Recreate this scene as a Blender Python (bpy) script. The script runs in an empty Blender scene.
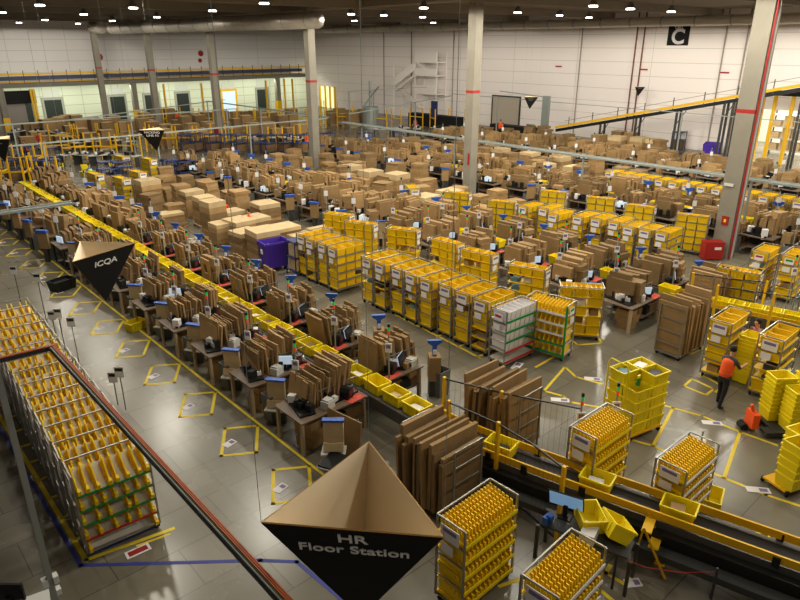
import bpy, math, random
from mathutils import Vector, Matrix, Euler
random.seed(7)
S = bpy.context.scene
C = S.collection
PI = math.pi
# ------------------------------------------------------------------ camera
CAM_H = 9.2
F_PX = 651.0
PITCH = math.atan(257 / F_PX)
YAW = math.radians(48.24)
cam = bpy.data.cameras.new('camera')
cam.sensor_width = 36.0
cam.lens = 36.0 * F_PX / 800.0
cam.clip_end = 400
co = bpy.data.objects.new('camera', cam)
C.objects.link(co)
co.location = (0, 0, CAM_H)
co.rotation_euler = (PI / 2 - PITCH, 0, YAW - PI / 2)
S.camera = co
# ------------------------------------------------------------------ world, exposure
S.view_settings.view_transform = 'Standard'
S.view_settings.look = 'None'
S.view_settings.gamma = 1
S.view_settings.use_curve_mapping = False
S.view_settings.exposure = 0.0
W = bpy.data.worlds.new('world')
S.world = W
W.use_nodes = True
W.node_tree.nodes['Background'].inputs[0].default_value = (1.0, 0.93, 0.84, 1)
W.node_tree.nodes['Background'].inputs[1].default_value = 0.19
S.cycles.max_bounces = 5
S.cycles.diffuse_bounces = 3
S.cycles.glossy_bounces = 3
S.cycles.transparent_max_bounces = 6
# ------------------------------------------------------------------ high bay lamps (light)
LAMP_Z = 11.15
LAMP_W = 1080.0
HUNG = [(12.1, 54.5), (19.2, 80.3), (11.4, 42.6), (18.7, 69.1), (17.3, 54), (24.8, 79.8), (16.4, 42.2), (24.2, 67.8), (23.5, 55.8), (21.6, 42.4), (19.7, 32.8),
        (31.6, 40.7), (41.2, 52.6), (34.7, 40.7), (29.3, 30.7), (39.5, 41.5), (38.5, 31), (44.6, 31.9), (35, 22.8), (39.5, 23.1), (45, 23.3), (50.2, 33), (51, 52), (36, 70), (46, 72)]  # last entries are extra lamps, put in to brighten the walls
LAMPS = HUNG + [(x, y) for y in (1.2, 11.5, 21.8, 32.1) for x in (6.2, 11.4, 16.5, 21.7, 26.8, 32, 37.1, 42.3, 47.4, 52.6) if 0.666 * x + 0.746 * y < 44.5]  # added unseen lights without fixtures carry the lamp grid on to light the hall
for (lx, ly) in LAMPS:
    L = bpy.data.lights.new('high_bay_light', 'SPOT')
    L.spot_size = math.radians(177); L.spot_blend = 0.06; L.shadow_soft_size = 0.3
    L.energy = LAMP_W * (0.36 if ly < 10 and lx < 20 else 0.6 if lx < 17 and ly < 15 else 1.25 if lx > 44 else 1.0)
    L.color = (1.0, 0.945, 0.80)
    lo = bpy.data.objects.new('high_bay_light', L)
    C.objects.link(lo)
    lo.location = (lx, ly, LAMP_Z - 0.05)
# tube lights under the mezzanine along the dock doors
for i in range(7):
    L = bpy.data.lights.new('tube_light', 'AREA')
    L.shape = 'RECTANGLE'; L.size = 5.0; L.size_y = 0.2
    L.energy = 175; L.color = (0.93, 1.0, 0.80)
    lo = bpy.data.objects.new('tube_light', L); C.objects.link(lo)
    lo.location = (17 + 6.5 * i, 84.6, 4.35)
    lo.rotation_euler = (math.radians(35), 0, 0)

# ------------------------------------------------------------------ helpers
def _basis():
    f = Vector((math.cos(YAW) * math.cos(PITCH), math.sin(YAW) * math.cos(PITCH), -math.sin(PITCH)))
    r = Vector((math.sin(YAW), -math.cos(YAW), 0))
    return f, r, r.cross(f)
BF, BR, BU = _basis()
def ray(px, py):
    return BF + BR * ((px - 400) / F_PX) + BU * ((300 - py) / F_PX)
def at(px, py, z=0.0):
    d = ray(px, py); t = (z - CAM_H) / d.z
    return Vector((t * d.x, t * d.y, z))
def seen(x, y, z=1.0, m=30):
    p = Vector((x, y, z - CAM_H)); w = p.dot(BF)
    if w < 0.5: return False
    px, py = 400 + F_PX * p.dot(BR) / w, 300 - F_PX * p.dot(BU) / w
    return -m < px < 800 + m and -m < py < 600 + m

ORD = ('first second third fourth fifth sixth seventh eighth ninth tenth eleventh twelfth thirteenth fourteenth fifteenth '
       'sixteenth seventeenth eighteenth nineteenth twentieth').split()
ORD += ['twenty-' + o for o in ORD[:9]] + ['thirtieth'] + ['thirty-' + o for o in ORD[:9]] + ['fortieth'] + ['forty-' + o for o in ORD[:9]] + ['fiftieth'] + ['fifty-' + o for o in ORD[:9]] + ['sixtieth'] + ['sixty-' + o for o in ORD[:9]] + ['seventieth'] + ['seventy-' + o for o in ORD[:9]] + ['eightieth'] + ['eighty-' + o for o in ORD[:9]] + ['ninetieth'] + ['ninety-' + o for o in ORD[:9]]
def rgb(r, g, b):
    f = lambda c: (c / 255 / 12.92) if c / 255 <= 0.04045 else ((c / 255 + 0.055) / 1.055) ** 2.4
    return (f(r), f(g), f(b), 1)
MATS = {}
def mat(name, col, rough=0.6, metal=0.0, var=0.0, noise=0.0, nscale=4.0, emit=0.0, spec=0.3, alpha=1.0):
    if name in MATS: return MATS[name]
    m = bpy.data.materials.new(name); m.use_nodes = True
    nt = m.node_tree; b = nt.nodes['Principled BSDF']
    b.inputs['Roughness'].default_value = rough
    b.inputs['Metallic'].default_value = metal
    b.inputs['Specular IOR Level'].default_value = spec
    b.inputs['Alpha'].default_value = alpha
    b.inputs['Base Color'].default_value = col
    if var or noise:
        src = None
        rgbn = nt.nodes.new('ShaderNodeRGB'); rgbn.outputs[0].default_value = col
        src = rgbn.outputs[0]
        hs = nt.nodes.new('ShaderNodeHueSaturation')
        nt.links.new(src, hs.inputs['Color'])
        add = nt.nodes.new('ShaderNodeMath'); add.operation = 'ADD'; add.inputs[0].default_value = 1.0
        acc = None
        if var:
            oi = nt.nodes.new('ShaderNodeObjectInfo')
            mr = nt.nodes.new('ShaderNodeMapRange')
            mr.inputs[3].default_value = 1 - var; mr.inputs[4].default_value = 1 + var
            nt.links.new(oi.outputs['Random'], mr.inputs[0]); acc = mr.outputs[0]
        if noise:
            tc = nt.nodes.new('ShaderNodeTexCoord')
            nz = nt.nodes.new('ShaderNodeTexNoise'); nz.inputs['Scale'].default_value = nscale
            nz.inputs['Detail'].default_value = 3
            nt.links.new(tc.outputs['Object'], nz.inputs['Vector'])
            mr2 = nt.nodes.new('ShaderNodeMapRange')
            mr2.inputs[1].default_value = 0.3; mr2.inputs[2].default_value = 0.7
            mr2.inputs[3].default_value = 1 - noise; mr2.inputs[4].default_value = 1 + noise
            nt.links.new(nz.outputs[0], mr2.inputs[0])
            if acc is None: acc = mr2.outputs[0]
            else:
                mu = nt.nodes.new('ShaderNodeMath'); mu.operation = 'MULTIPLY'
                nt.links.new(acc, mu.inputs[0]); nt.links.new(mr2.outputs[0], mu.inputs[1]); acc = mu.outputs[0]
        nt.links.new(acc, hs.inputs['Value'])
        nt.links.new(hs.outputs[0], b.inputs['Base Color'])
    if emit:
        b.inputs['Emission Color'].default_value = col
        b.inputs['Emission Strength'].default_value = emit
    MATS[name] = m
    return m

class MB:
    """collects shapes and turns them into one mesh"""
    def __init__(s): s.v = []; s.f = []; s.m = []
    def add(s, vs, fs, mi=0, M=None):
        o = len(s.v)
        s.v += [tuple(M @ Vector(p)) if M else tuple(p) for p in vs]
        for f in fs: s.f.append([i + o for i in f]); s.m.append(mi)
        return s
    def box(s, c, d, rz=0.0, mi=0, rx=0.0, ry=0.0, M=None):
        x, y, z = d[0] / 2, d[1] / 2, d[2] / 2
        R = Matrix.Translation(c) @ Euler((rx, ry, rz)).to_matrix().to_4x4()
        if M: R = M @ R
        vs = [(-x, -y, -z), (x, -y, -z), (x, y, -z), (-x, y, -z), (-x, -y, z), (x, -y, z), (x, y, z), (-x, y, z)]
        return s.add(vs, [(0, 3, 2, 1), (4, 5, 6, 7), (0, 1, 5, 4), (1, 2, 6, 5), (2, 3, 7, 6), (3, 0, 4, 7)], mi, R)
    def bb(s, x0, x1, y0, y1, z0, z1, mi=0):
        return s.box(((x0 + x1) / 2, (y0 + y1) / 2, (z0 + z1) / 2), (abs(x1 - x0), abs(y1 - y0), abs(z1 - z0)), mi=mi)
    def bar(s, a, b, w, h=None, mi=0, up=(0, 0, 1)):
        a, b = Vector(a), Vector(b); h = h or w
        d = (b - a); n = d.length
        if n < 1e-6: return s
        d.normalize(); u = Vector(up)
        if abs(d.dot(u)) > 0.98: u = Vector((1, 0, 0))
        sx = d.cross(u).normalized(); sz = sx.cross(d)
        vs = []
        for p in (a, b):
            for (i, j) in ((-1, -1), (1, -1), (1, 1), (-1, 1)): vs.append(p + sx * (i * w / 2) + sz * (j * h / 2))
        return s.add(vs, [(0, 1, 2, 3), (7, 6, 5, 4), (0, 4, 5, 1), (1, 5, 6, 2), (2, 6, 7, 3), (3, 7, 4, 0)], mi)
    def cyl(s, a, b, r, n=10, mi=0, r2=None):
        a, b = Vector(a), Vector(b); d = (b - a).normalized()
        u = Vector((0, 0, 1)) if abs(d.z) < 0.95 else Vector((1, 0, 0))
        sx = d.cross(u).normalized(); sy = d.cross(sx)
        r2 = r if r2 is None else r2
        vs = []
        for p, q in ((a, r), (b, r2)):
            for i in range(n): t = 2 * PI * i / n; vs.append(p + sx * (q * math.cos(t)) + sy * (q * math.sin(t)))
        fs = [(i, (i + 1) % n, n + (i + 1) % n, n + i) for i in range(n)] + [tuple(range(n - 1, -1, -1)), tuple(range(n, 2 * n))]
        return s.add(vs, fs, mi)
    def tube(s, pts, r, n=8, mi=0):
        for a, b in zip(pts, pts[1:]): s.cyl(a, b, r, n, mi)
        return s
    def prism(s, poly, axis_from, axis_to, mi=0, M=None):
        """poly: list of (u,v) ; extruded along local y from axis_from to axis_to in the xz plane"""
        n = len(poly)
        vs = [(u, axis_from, v) for u, v in poly] + [(u, axis_to, v) for u, v in poly]
        fs = [tuple(range(n)), tuple(range(2 * n - 1, n - 1, -1))] + [(i, n + i, n + (i + 1) % n, (i + 1) % n) for i in range(n)]
        return s.add(vs, fs, mi, M)
    def sphere(s, c, r, n=10, mi=0, sc=(1, 1, 1)):
        vs = []; rings = n // 2
        for i in range(rings + 1):
            ph = PI * i / rings
            for j in range(n):
                th = 2 * PI * j / n
                vs.append((c[0] + r * sc[0] * math.sin(ph) * math.cos(th), c[1] + r * sc[1] * math.sin(ph) * math.sin(th), c[2] + r * sc[2] * math.cos(ph)))
        fs = [(i * n + j, (i + 1) * n + j, (i + 1) * n + (j + 1) % n, i * n + (j + 1) % n) for i in range(rings) for j in range(n)]
        return s.add(vs, fs, mi)
    def mesh(s, name, *mats):
        me = bpy.data.meshes.new(name)
        me.from_pydata(s.v, [], s.f)
        for m in mats: me.materials.append(m)
        if len(mats) > 1: me.polygons.foreach_set('material_index', s.m)
        me.update()
        return me

def tag(o, label=None, cat=None, group=None, kind=None):
    if label and len(label.split()) > 16:
        w = label.replace('tall cart of yellow bins, ', 'cart ').replace('cart of yellow bins, ', 'cart ').replace('yellow bin cart ', 'cart ').split()
        for drop in ('the', 'of', 'a', 'from', 'at', 'and', 'full', 'small', 'standing'):
            for i in range(len(w) - 1, 1, -1):
                if len(w) > 16 and w[i] == drop: del w[i]
        label = ' '.join(w)
    if label: o['label'] = label
    if cat: o['category'] = cat
    if group: o['group'] = group
    if kind: o['kind'] = kind
    return o
def put(name, me, parent=None, loc=(0, 0, 0), rz=0.0, rot=None):
    o = bpy.data.objects.new(name, me); C.objects.link(o)
    o.location = loc; o.rotation_euler = rot if rot else (0, 0, rz)
    if parent is not None: o.parent = parent
    return o
def thing(name, label, cat, loc=(0, 0, 0), rz=0.0, group=None):
    return tag(put(name, None, None, loc, rz), label, cat, group)
def single(name, me, label, cat, loc=(0, 0, 0), rz=0.0, group=None, rot=None):
    return tag(put(name, me, None, loc, rz, rot), label, cat, group)
def struct(name, me, loc=(0, 0, 0), rz=0.0, parent=None):
    o = put(name, me, parent, loc, rz)
    if parent is None: tag(o, kind='structure')
    return o
def smooth(me):
    me.polygons.foreach_set('use_smooth', [True] * len(me.polygons)); return me

# ------------------------------------------------------------------ materials
kraft = mat('kraft_card', rgb(146, 117, 78), 0.85, var=0.3, noise=0.10, nscale=3)
kraft_d = mat('kraft_dark', rgb(106, 82, 52), 0.85, var=0.2, noise=0.12, nscale=3)
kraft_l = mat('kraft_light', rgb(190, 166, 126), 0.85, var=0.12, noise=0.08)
yel = mat('tote_yellow', rgb(238, 214, 22), 0.45, var=0.08)
yel_d = mat('bin_yellow', rgb(226, 186, 14), 0.5, var=0.08)
yel_p = mat('paint_yellow', rgb(226, 176, 24), 0.45)
steel = mat('steel_tube', rgb(150, 148, 142), 0.38, 0.65)
galv = mat('galvanised', rgb(150, 156, 152), 0.5, 0.4)
dsteel = mat('dark_steel', rgb(70, 70, 68), 0.5, 0.4)
black = mat('black_plastic', rgb(24, 24, 25), 0.45)
blackm = mat('black_matte', rgb(18, 17, 17), 0.75)
white = mat('white_card', rgb(226, 222, 222), 0.7)
whitep = mat('white_plastic', rgb(200, 198, 192), 0.5)
purple_l = mat('label_purple', rgb(126, 108, 150), 0.7)
blue = mat('head_blue', rgb(44, 84, 168), 0.5, var=0.1)
dblue = mat('cart_blue', rgb(38, 48, 96), 0.5, var=0.15)
purple = mat('tub_purple', rgb(72, 44, 160), 0.5)
green = mat('strip_green', rgb(20, 140, 70), 0.5)
red = mat('strip_red', rgb(190, 40, 36), 0.5)
orange = mat('vest_orange', rgb(245, 92, 34), 0.75)
lime = mat('vest_lime', rgb(196, 226, 40), 0.75)
laminate = mat('laminate', rgb(112, 94, 78), 0.5, var=0.08)
wood = mat('leg_wood', rgb(176, 154, 124), 0.7)
grey_p = mat('bin_grey', rgb(98, 98, 96), 0.6, var=0.15)
rubber = mat('rubber', rgb(30, 30, 30), 0.8)
screen = mat('screen', rgb(190, 208, 226), 0.4, emit=0.55)
shelf_w = mat('shelf_plate', rgb(196, 190, 180), 0.6)
redmat = mat('red_mat', rgb(214, 84, 66), 0.7)
GREEN_L = mat('lamp_green', rgb(30, 190, 90), 0.4, emit=0.25)
RED_L = mat('lamp_red', rgb(230, 70, 40), 0.4, emit=0.25)
skin = mat('skin', rgb(188, 138, 110), 0.6)
hair_m = mat('hair_dark', rgb(30, 24, 20), 0.7)
navy = mat('trousers_dark', rgb(34, 32, 38), 0.85)
tee = mat('shirt_grey', rgb(70, 70, 76), 0.85)

def floor_material():
    m = bpy.data.materials.new('polished_concrete'); m.use_nodes = True
    nt = m.node_tree; b = nt.nodes['Principled BSDF']; N = nt.nodes.new; K = nt.links.new
    tc = N('ShaderNodeTexCoord')
    br = N('ShaderNodeTexBrick')
    br.inputs['Scale'].default_value = 1.0; br.inputs['Brick Width'].default_value = 2.3; br.inputs['Row Height'].default_value = 1.15
    br.inputs['Mortar Size'].default_value = 0.012; br.offset = 0.5
    br.inputs['Color1'].default_value = rgb(122, 115, 100); br.inputs['Color2'].default_value = rgb(113, 107, 93)
    br.inputs['Mortar'].default_value = rgb(88, 82, 72)
    K(tc.outputs['Object'], br.inputs['Vector'])
    n1 = N('ShaderNodeTexNoise'); n1.inputs['Scale'].default_value = 0.45; n1.inputs['Detail'].default_value = 6
    K(tc.outputs['Object'], n1.inputs['Vector'])
    mr = N('ShaderNodeMapRange'); mr.inputs[1].default_value = 0.3; mr.inputs[2].default_value = 0.7; mr.inputs[3].default_value = 0.82; mr.inputs[4].default_value = 1.15
    K(n1.outputs[0], mr.inputs[0])
    hs = N('ShaderNodeHueSaturation'); K(br.outputs['Color'], hs.inputs['Color']); K(mr.outputs[0], hs.inputs['Value'])
    # tyre marks: thin darker wavy streaks along the aisle
    mp = N('ShaderNodeMapping'); mp.inputs['Scale'].default_value = (2.2, 0.10, 1); mp.inputs['Rotation'].default_value = (0, 0, 0.06)
    K(tc.outputs['Object'], mp.inputs['Vector'])
    n2 = N('ShaderNodeTexNoise'); n2.inputs['Scale'].default_value = 1.6; n2.inputs['Detail'].default_value = 3
    K(mp.outputs[0], n2.inputs['Vector'])
    mr2 = N('ShaderNodeMapRange'); mr2.inputs[1].default_value = 0.56; mr2.inputs[2].default_value = 0.66; mr2.inputs[3].default_value = 0.0; mr2.inputs[4].default_value = 0.35
    K(n2.outputs[0], mr2.inputs[0])
    mx = N('ShaderNodeMixRGB'); mx.inputs[2].default_value = rgb(92, 84, 72)
    K(mr2.outputs[0], mx.inputs[0]); K(hs.outputs[0], mx.inputs[1]); K(mx.outputs[0], b.inputs['Base Color'])
    mr3 = N('ShaderNodeMapRange'); mr3.inputs[3].default_value = 0.15; mr3.inputs[4].default_value = 0.36
    K(n1.outputs[0], mr3.inputs[0]); K(mr3.outputs[0], b.inputs['Roughness'])
    b.inputs['Specular IOR Level'].default_value = 0.5
    return m
def panel_material(name, col, w, h, dark, axis):
    m = bpy.data.materials.new(name); m.use_nodes = True
    nt = m.node_tree; b = nt.nodes['Principled BSDF']; N = nt.nodes.new; K = nt.links.new
    tc = N('ShaderNodeTexCoord'); sp = N('ShaderNodeSeparateXYZ'); cb = N('ShaderNodeCombineXYZ')
    K(tc.outputs['Object'], sp.inputs[0]); K(sp.outputs[axis], cb.inputs[0]); K(sp.outputs[2], cb.inputs[1])
    br = N('ShaderNodeTexBrick'); br.offset = 0.0
    br.inputs['Scale'].default_value = 1.0; br.inputs['Brick Width'].default_value = w; br.inputs['Row Height'].default_value = h
    br.inputs['Mortar Size'].default_value = 0.03; br.inputs['Mortar Smooth'].default_value = 0.4
    br.inputs['Color1'].default_value = col; br.inputs['Color2'].default_value = col; br.inputs['Mortar'].default_value = dark
    K(cb.outputs[0], br.inputs['Vector']); K(br.outputs[0], b.inputs['Base Color'])
    b.inputs['Roughness'].default_value = 0.6
    return m
wall_m = panel_material('wall_panels', rgb(244, 234, 230), 8.2, 1.25, rgb(206, 196, 190), 1)
dock_m = panel_material('dock_wall_panels', rgb(226, 222, 220), 6.4, 1.2, rgb(190, 186, 182), 0)
conc = mat('concrete', rgb(132, 126, 114), 0.8, noise=0.08, nscale=1.2)
ceil_m = mat('ceiling_deck', rgb(122, 110, 94), 0.9, noise=0.06, nscale=0.3)
beam_m = mat('ceiling_beam', rgb(134, 124, 110), 0.85)
line_y = mat('line_yellow', rgb(224, 196, 40), 0.6, noise=0.06, nscale=6)
line_b = mat('line_blue', rgb(52, 60, 138), 0.6)

# ------------------------------------------------------------------ setting
XW, YW, ZC = 61.0, 88.0, 11.9
struct('floor', MB().bb(-14, 72, -14, 90, -0.2, 0).mesh('floor', floor_material()))
struct('ceiling', MB().bb(-14, 72, -14, 90, ZC, ZC + 0.3).mesh('ceiling', ceil_m))
i = 0
for k in range(9):
    struct('trim_%d' % (i + 1), MB().bb(-12, XW, 6.4 + 10.35 * k - 0.25, 6.4 + 10.35 * k + 0.25, ZC - 0.55, ZC).mesh('ceiling_beam', beam_m)); i += 1
struct('trim_%d' % (i + 1), MB().bb(29.9, 30.9, -12, YW, ZC - 0.45, ZC).mesh('ceiling_beam', beam_m)); i += 1
# wall C with the opening to the next hall
mb = MB()
mb.bb(XW, XW + .3, 22.9, 90, 0, ZC); mb.bb(XW, XW + .3, -14, 12.5, 0, ZC); mb.bb(XW, XW + .3, 12.5, 22.9, 4.0, ZC)
wr = struct('wall_right', mb.mesh('wall_right', wall_m))
struct('wall_back', MB().bb(-14, XW, YW, YW + .3, 0, ZC).mesh('wall_back', dock_m))
mezz_wall = panel_material('dock_lower_wall', rgb(206, 208, 188), 2.2, 1.1, rgb(150, 152, 136), 0)
# next hall behind the opening
struct('wall_hall', MB().bb(71.6, 72, 5, 30, 0, 8).bb(61.3, 72, 29.8, 30, 0, 8).bb(61.3, 72, 5, 5.2, 0, 8).mesh('wall_hall', mat('hall_wall', rgb(224, 220, 204), .7)))
L = bpy.data.lights.new('hall_light', 'AREA'); L.shape = 'RECTANGLE'; L.size = 6; L.size_y = 10; L.energy = 4500; L.color = (1, .97, .86)
lo = bpy.data.objects.new('hall_light', L); C.objects.link(lo); lo.location = (66.5, 17, 7.4)
# concrete columns
red_paint = mat('red_paint', rgb(156, 34, 30), 0.5)
for k, (cx, cy) in enumerate([(30.4, 11.6), (30.4, 27.5), (29.7, 43.4), (29.9, 59.6), (29.4, 73), (27.6, 84.0)]):
    hw = .38 if k == 0 else .3
    o = struct('column', MB().bb(-hw, hw, -hw, hw, 0, ZC).mesh('column', conc), (cx, cy, 0))
    put('red_band', MB().bb(-hw - .005, hw + .005, -hw - .005, hw + .005, 6.42, 6.58).mesh('red_band', red_paint), o)
    if k == 0:
        put('riser_pipe', MB().cyl((-.3, -.45, 0), (-.3, -.45, ZC), .04).mesh('riser_pipe', red_paint), o)
        put('riser_pipe', MB().cyl((-.1, -.45, 0), (-.1, -.45, ZC), .05).mesh('riser_pipe_white', whitep), o)
        put('alarm_box', MB().bb(-.42, -.38, -.16, .14, 1.55, 1.95).bb(-.425, -.42, -.06, .04, 1.68, 1.82, 1).mesh('alarm_box', red_paint, yel), o)
        put('junction_box', MB().bb(-.46, -.38, -.1, .3, 3.3, 3.42).mesh('junction_box', whitep), o)
    if k == 1:
        put('extinguisher_sign', MB().bb(-.32, -.3, -.2, -.05, 2.2, 2.9).mesh('extinguisher_sign', red_paint), o)
    if k == 3:
        put('alarm_box', MB().bb(-.38, -.3, -.4, .4, .9, 1.6).mesh('alarm_box_wide', red_paint), o)

# ------------------------------------------------------------------ floor markings
def band(pts, w=0.09, z=0.004):
    m = MB()
    for a, b in zip(pts, pts[1:]):
        a, b = Vector((a[0], a[1], 0)), Vector((b[0], b[1], 0)); d = (b - a).normalized(); n = Vector((-d.y, d.x, 0)) * (w / 2)
        e = d * (w / 2)
        q = [a - e - n, b + e - n, b + e + n, a - e + n]
        m.add([(p.x, p.y, 0.0005) for p in q] + [(p.x, p.y, z) for p in q], [(4, 5, 6, 7), (0, 1, 5, 4), (1, 2, 6, 5), (2, 3, 7, 6), (3, 0, 4, 7)])
    return m
def marking(pts, w=0.09, m=None):
    return struct('floor_marking', band(pts, w).mesh('floor_marking', m or line_y))
def sticker(parent, x, y, rz, w=.32, d=.22):
    o = put('sticker', MB().box((0, 0, .004), (w, d, .006)).box((w * .22, 0, .0045), (w * .35, d * .6, .007), mi=1).mesh('floor_sticker', white, purple_l), parent, (x, y, 0.002), rz)
    return o
main_line = marking([(6.95, 47), (6.95, 8.6)], 0.07)
marking([(2.02, 24), (2.02, 11.28), (3.62, 11.0)], 0.09)
marking([(1.86, 24), (1.9, 11.2), (4.5, 9.05), (5.0, 8.55), (5.1, 7.2)], 0.08, line_b)
for k in range(12):
    marking([(2.06, 12.0 + .85 * k), (2.35, 12.0 + .85 * k)], 0.07)
for k in range(-3, 12):
    cx, cy, a = 6.22, 17.6 + 2.33 * k, math.radians(-32)
    ca, sa = math.cos(a), math.sin(a)
    P = [(cx + ca * u - sa * v, cy + sa * u + ca * v) for u, v in ((-.41, -.6), (.41, -.6), (.41, .6), (-.41, .6), (-.41, -.6))]
    o = marking(P, .08)
    sticker(o, cx - .25 * ca + .1 * sa, cy - .25 * sa - .1 * ca, a + .8)
P_ = lambda *q: [tuple(at(x, y).xy) for x, y in q]
o = marking(P_((602, 384), (576, 377), (565, 367), (544, 391), (563, 396), (570, 402), (619, 411)), .08); sticker(o, *at(593, 379).xy, -.9, .5, .2); sticker(o, *at(560, 400).xy, -.9, .5, .2)
o = marking(P_((640, 398), (673, 408), (653, 446), (632, 440)), .08)
o = marking(P_((673, 408), (702, 416), (740, 432), (724, 478), (653, 446)), .08); sticker(o, *at(712, 423).xy, -.9, .5, .2)
o = marking(P_((740, 432), (776, 445)), .08)
o = marking(P_((724, 478), (766, 495), (800, 506)), .08); sticker(o, *at(758, 490).xy, -.9, .5, .2)
o = marking(P_((684, 386), (692, 379), (714, 389), (706, 395), (684, 386)), .07)
marking(P_((700, 374), (722, 386), (716, 392)), .07)
marking(P_((480, 358), (420, 327), (366, 300)), .08)
for (a, b) in (((478, 357), (490, 351)), ((458, 347), (470, 342)), ((437, 337), (449, 331))): marking(P_(a, b), .08)
o = marking(P_((536, 367), (562, 352)), .08); sticker(o, *at(517, 366).xy, .3, .5, .25)
marking(P_((570, 339), (578, 345), (602, 343), (598, 337)), .08)
marking(P_((500, 586), (524, 578), (536, 568)), .08)
o = marking(P_((610, 566), (606, 573), (626, 585), (632, 578)), .08); sticker(o, *at(633, 583).xy, -.6, .3, .2)
marking(P_((600, 590), (612, 600)), .08)
marking(P_((480, 480), (468, 470)), .08); marking(P_((690, 354), (700, 349)), .08)
o = marking([(2.9, 11.0), (3.5, 10.9)], .05); so = put('sticker', MB().box((0, 0, .004), (.46, .22, .006)).box((0, 0, .0045), (.36, .14, .007), mi=1).mesh('floor_sticker_red', white, red_paint), o, (2.85, 10.85, .002), -.05)

# ------------------------------------------------------------------ dock wall: mezzanine, doors
z0 = 4.62
mezz = thing('mezzanine', 'grey mezzanine walkway with yellow handrail along the dock wall', 'walkway', (0, 86, z0))
put('deck', MB().bb(-12, 56.8, -1.9, 1.9, 0, .42).mesh('mezz_deck', mat('deck_grey', rgb(112, 108, 98), .7)), mezz)
put('handrail', MB().bb(-12, 56.8, -1.86, -1.78, 1.28, 1.46).bb(-12, 56.8, -1.85, -1.8, .5, .58).mesh('handrail', yel_p), mezz)
mbk = MB()
for k in range(46): mbk.bb(-12 + 1.5 * k, -11.94 + 1.5 * k, -1.86, -1.78, .42, 1.75)
put('rail_posts', mbk.mesh('rail_posts', dsteel), mezz)
put('conveyor_bed', MB().bb(-12, 56.8, -.8, .2, .7, 1.1).mesh('conveyor_bed', mat('bed_blue', rgb(74, 78, 96), .6)), mezz)
for k, x in enumerate((17, 31.5, 42.5, 52)):
    o = put('support_post', MB().bb(-.3, .3, -.3, .3, -z0, 0).mesh('mezz_post', conc), mezz, (x, -1.5, 0))
    put('post_guard', MB().bb(-.34, .34, -.34, .34, -z0, -z0 + 1.5).mesh('post_guard', yel_p), o)
struct('trim_20', MB().bb(12, 61, YW - .12, YW - .02, 0, z0).mesh('lower_wall', mezz_wall))
for k, (xa, xb, kind) in enumerate(((19.6, 20.6, 0), (22, 23.9, 0), (29.6, 31.4, 0), (34.0, 35.8, 0), (38.3, 40.0, 0), (45.0, 47.0, 1), (50.5, 52.3, 0))):
    h = 2.9
    d = struct('door_%d' % (k + 1), MB().bb(xa, xb, YW - .2, YW - .1, .1, h).mesh('dock_door', screen if kind else mat('dock_dark', rgb(36, 42, 38), .6)))
    put('door_frame', MB().bb(xa - .25, xa, YW - .25, YW - .1, 0, h + .3).bb(xb, xb + .25, YW - .25, YW - .1, 0, h + .3).bb(xa, xb, YW - .25, YW - .1, h, h + .3)
        .mesh('dock_frame', yel_p if kind else mat('frame_grey', rgb(150, 150, 140), .6)), d)
    put('door_header', MB().bb(xa, xb, YW - .18, YW - .12, h + .35, h + 1.1).mesh('dock_header', whitep), d)
wl = struct('trim_21', MB().bb(7, 19.2, 84.5, 84.7, 0, 3.2).mesh('office_partition', mat('partition', rgb(140, 132, 126), .7)))
# bright doorway in the right wall near the corner
d = struct('door_8', MB().bb(XW - .08, XW - .02, 82.9, 86.5, 0, 3.0).mesh('bright_doorway', mat('daylight_pale', rgb(236, 240, 190), .5, emit=.8)))
for y in (82.8, 84.0, 85.2, 86.6): put('door_post', MB().bb(XW - .3, XW - .1, y - .12, y + .12, 0, 3.1).mesh('door_post', yel_p), d)
struct('door_9', MB().bb(XW - .1, XW - .02, 48.0, 51.9, 0, 3.45).mesh('roller_door', mat('roller_grey', rgb(178, 166, 150), .6)))
struct('door_10', MB().bb(XW - .15, XW - .02, 51.9, 52.05, 0, 3.6).bb(XW - .15, XW - .02, 47.85, 48.0, 0, 3.6).bb(XW - .15, XW - .02, 47.85, 52.05, 3.45, 3.6).mesh('roller_frame', dsteel))
# round red hangings on the dock wall
for k, (x, z, r_) in enumerate(((29.2, 7.6, .42), (28.8, 6.9, .28), (42.5, 7.9, .38), (42.3, 7.0, .28))):
    single('wall_disc', MB().cyl((0, 0, 0), (0, -.05, 0), r_, 16).mesh('wall_disc', red_paint if k != 1 else kraft_d),
           ['larger red disc on the grey dock wall above the mezzanine, beside first pillar', 'small brown disc under a red disc on the dock wall',
            'larger red disc on the dock wall between the two far pillars', 'small red disc under another disc between the two far pillars'][k], 'wall sign', (x, YW, z))
# ducts
dm = mat('duct_metal', rgb(176, 168, 156), 0.4, 0.35, noise=.1, nscale=.8)
t = thing('ventilation_duct', 'large round metal duct under the ceiling along the pillar line', 'duct', (28.4, 80, 10.7))
smooth(put('duct_pipe', MB().cyl((0, 0, 0), (0, -39.6, 0), .58, 20).mesh('duct_pipe', dm), t).data)
put('duct_pipe', MB().cyl((-.6, 4.5, .1), (-.6, 1.5, .1), .62, 20).mesh('duct_stub', dm), t)
mbk = MB()
for k in range(14): mbk.cyl((0, -1 - 2.9 * k, 0), (0, -1.08 - 2.9 * k, 0), .61, 20)
put('duct_rings', mbk.mesh('duct_rings', galv), t)
t = thing('ventilation_duct', 'long thin metal duct under the ceiling along the panelled wall', 'duct', (58.5, 86, 10.95))
put('duct_pipe', MB().cyl((0, 0, 0), (0, -90, 0), .4, 16).mesh('duct_pipe_thin', mat('duct_pale', rgb(206, 198, 188), .4, .15)), t)
mbk = MB()
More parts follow.
